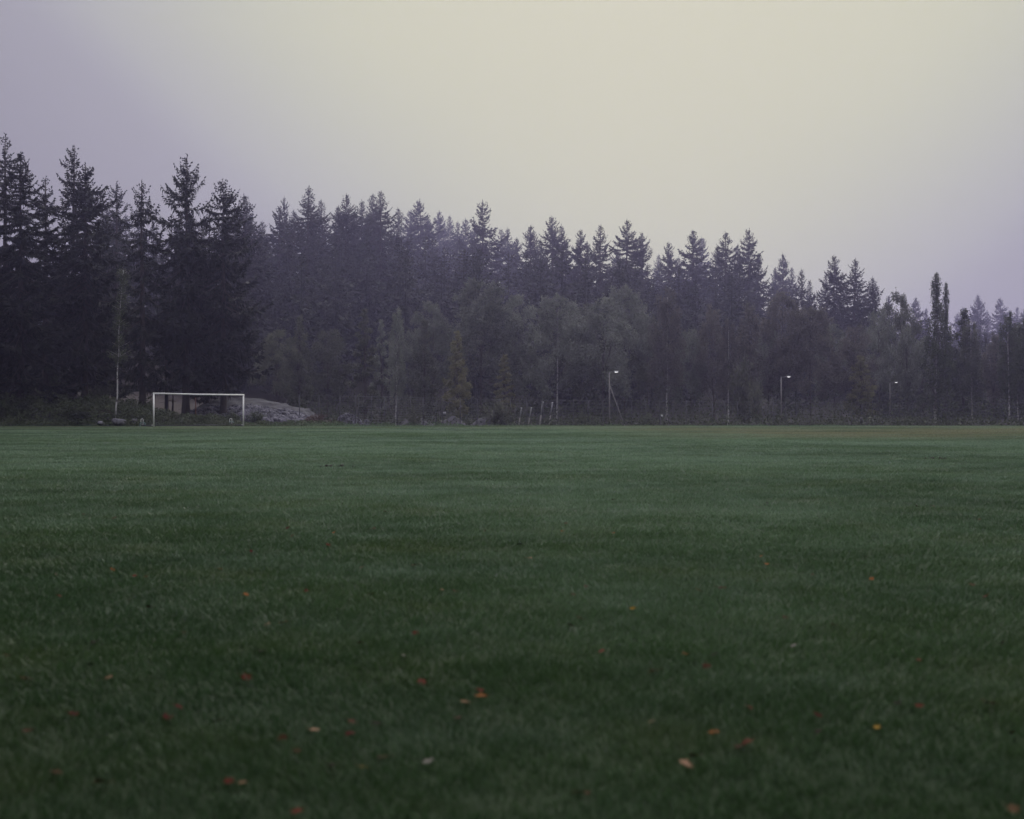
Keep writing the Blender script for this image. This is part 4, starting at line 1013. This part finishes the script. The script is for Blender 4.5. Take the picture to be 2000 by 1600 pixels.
# ------------------------------------------------------------------ fallen leaves and clods on the lawn
COLS = {'dark red': (0.085, 0.008, 0.010), 'red': (0.135, 0.022, 0.015), 'orange': (0.240, 0.080, 0.020), 'yellow': (0.330, 0.190, 0.030), 'tan': (0.220, 0.130, 0.075), 'pink': (0.430, 0.255, 0.170), 'brown': (0.085, 0.032, 0.018), 'pale': (0.200, 0.185, 0.165), 'dark': (0.022, 0.013, 0.011)}
LM = {k: plain('leaf_' + k.replace(' ', '_'), c, tuple(v * 0.6 for v in c), 0.9, 30, spec=0.08) for k, c in COLS.items()}
LV = """313,906,brown 52,1046,dark 164,1003,brown 224,1011,brown 112,1088,dark 219,1112,orange 112,1122,brown 262,1125,red 285,1126,red 430,1112,orange 471,1117,dark 490,1075,dark_red 571,1044,red 640,1060,red 653,1035,orange 560,1028,brown
115,1167,red 251,1175,dark 294,1188,dark_red 480,1164,orange 597,1158,brown 662,1192,pale 507,932,brown 725,1165,red 727,1028,brown 755,997,red 811,1103,red 891,1160,dark_red 863,1156,tan 947,1033,brown 1099,1033,orange 1104,1019,brown 1196,1035,orange
1016,1058,dark 1033,1089,pink 1145,1151,dark_red 1117,1166,brown 1234,1194,yellow 1199,977,brown 1086,898,dark 993,922,red 850,897,dark 706,1109,brown 970,1073,pale 1340,928,red 1419,933,brown 1499,985,dark 1790,990,dark_red 1821,990,red 1912,1012,brown
1487,1081,orange 1497,1100,orange 1477,1136,tan 1407,1152,dark_red+ 1366,1159,orange 1702,1129,orange 1585,1121,brown 1688,1082,dark 1811,1061,brown 1925,1159,dark_red 1900,1138,brown 553,1216,yellow 520,1220,tan- 563,1215,brown 357,1237,dark_red 184,1257,dark
173,1300,dark 511,1279,dark 14,1283,brown 52,1330,red 210,1328,tan- 478,1328,red 345,1383,dark_red 140,1399,dark_red 327,1405,dark_red 425,1412,brown 56,1432,dark_red 611,1427,pink 548,1444,brown 649,1496,dark 203,1533,tan 108,1514,brown 471,1533,tan- 444,1530,red 584,1586,red 581,1470,brown 686,1409,brown
825,1334,red 935,1346,red 942,1357,orange+ 912,1368,tan 895,1397,dark_red 687,1432,dark_red 732,1412,dark 809,1239,red 706,1260,red 786,1286,pale- 1175,1275,red 1280,1311,red 1340,1279,orange- 1115,1225,dark_red 1133,1212,brown 1135,1548,red 834,1489,pale 1273,1407,tan- 710,1501,yellow- 751,1479,brown
1343,1491,pink 1534,1207,dark_red 1631,1222,red 1956,1253,dark_red 1552,1260,pale- 1396,1278,dark 1932,1369,dark_red+ 1466,1384,brown 1599,1398,dark_red 1601,1425,dark 1713,1418,yellow- 1391,1429,orange 1447,1454,dark_red+ 1464,1445,red 1356,1474,red- 1750,1372,dark 1793,1286,red- 1977,1428,red- 1975,1573,tan 1380,1300,brown 1793,1377,red- 824,1337,brown""".split()
leaf = []
for s in LV:
    a, b, c = s.split(','); k = 1.0
    if c[-1] == '+': k = 1.5; c = c[:-1]
    if c[-1] == '-': k = 0.75; c = c[:-1]
    leaf.append((float(a), float(b), c.replace('_', ' '), k))
def leaf_mesh(seed):
    rs = np.random.default_rng(seed)
    n = 14; V = [(0, 0, 0.0)]
    for i in range(n):                                    # lobed outline, curled
        a = 2 * math.pi * i / n; r = (1.0 if i % 2 == 0 else 0.68) * (1 + rs.normal(0, 0.08)) * (0.75 + 0.25 * math.cos(a))
        x_, y_ = r * math.cos(a), 0.8 * r * math.sin(a)
        V.append((x_, y_, 0.22 * y_ * y_ + 0.16 * x_ * x_ * (1 if seed % 2 else -0.3) + rs.normal(0, 0.05)))
    T = [(0, 1 + i, 1 + (i + 1) % n) for i in range(n)]
    mb = MB().add(V, T); mb.tube([(-0.45, 0, 0.04), (-0.9, 0.1, 0.12)], 0.03, 4)
    return mb.mesh('fallen_leaf')
LMESH = [leaf_mesh(i) for i in range(6)]
def row(py): return 'far out on the lawn' if py < 1000 else 'in the middle distance' if py < 1150 else 'nearer' if py < 1300 else 'in the near foreground'
def colm(px): return 'far left' if px < 400 else 'left of centre' if px < 800 else 'centre' if px < 1200 else 'right of centre' if px < 1600 else 'far right'
from collections import defaultdict
buckets = defaultdict(list)
for l_ in leaf: buckets[(l_[2], row(l_[1]), colm(l_[0]))].append(l_)
for k in buckets: buckets[k].sort()
lcache = {}
for i, l_ in enumerate(leaf):
    px, py, c, k = l_
    d = (CAM_H - 0.035) * F / (py - 800); x = (px - 1000) / F * d
    key = (i % 6, c)
    if key not in lcache:
        m_ = LMESH[i % 6].copy(); m_.materials.append(LM[c]); lcache[key] = m_
    b = buckets[(c, row(py), colm(px))]; j = b.index(l_)
    lab = f'{c} fallen leaf on the grass {row(py)}, {colm(px)}' if len(b) == 1 else f'{ORD[j]} of {NUM[len(b)]} {c} fallen leaves {row(py)}, {colm(px)}'
    o = part('fallen_leaf', lcache[key], LM[c], None, (x, d, tz(x, d) + 0.030))
    s = 0.034 * k * random.uniform(0.85, 1.25) * (1.0 if d < 14 else 1.25)
    o.scale = (s, s, s); lr = random.Random(i * 31 + 7); o.rotation_euler = (lr.gauss(0.15, 0.22), lr.gauss(0, 0.22), lr.uniform(0, 6.28))
    tag(o, lab, 'leaf', 'autumn leaves fallen on the lawn')
# dark earth clods thrown up on the lawn
for i, (px, py, w_, lab) in enumerate([(1825, 898, 0.16, 'dark earth clod lying out on the right side of the lawn'), (653, 912, 0.16, 'dark earth clod lying left of the field centre')]):
    rs = np.random.default_rng(60 + i); d = CAM_H * F / (py - 800); x = (px - 1000) / F * d
    P = np.c_[rs.normal(0, w_, 14), rs.normal(0, w_ * 0.7, 14), np.abs(rs.normal(0.008, 0.008, 14))]
    V, T = stones(P, rs.uniform(0.022, 0.05, 14), rs)
    tag(part('earth_clod', MB().add(V, T), M['soil'], None, (x, d, tz(x, d))), lab, 'clod', 'clods of earth on the lawn')

# ------------------------------------------------------------------ haze: closed box of even air
def haze():
    m = bpy.data.materials.new('haze_air'); m.use_nodes = True; t = m.node_tree; t.nodes.clear()
    v = t.nodes.new('ShaderNodeVolumePrincipled'); v.inputs['Color'].default_value = (0.58, 0.545, 0.94, 1)
    v.inputs['Density'].default_value = 0.00056; v.inputs['Anisotropy'].default_value = 0.78
    o = t.nodes.new('ShaderNodeOutputMaterial'); t.links.new(v.outputs[0], o.inputs['Volume'])
    zmin = float(GZ.min()) - 1.0
    top = TOPZ + 4
    b = MB().box((0, 1400, (zmin + top) / 2), (5400, 4000, top - zmin))
    h = part('haze', b, m, None); tag(h, 'thin lilac morning mist filling the air', 'mist', kind='stuff')
haze()
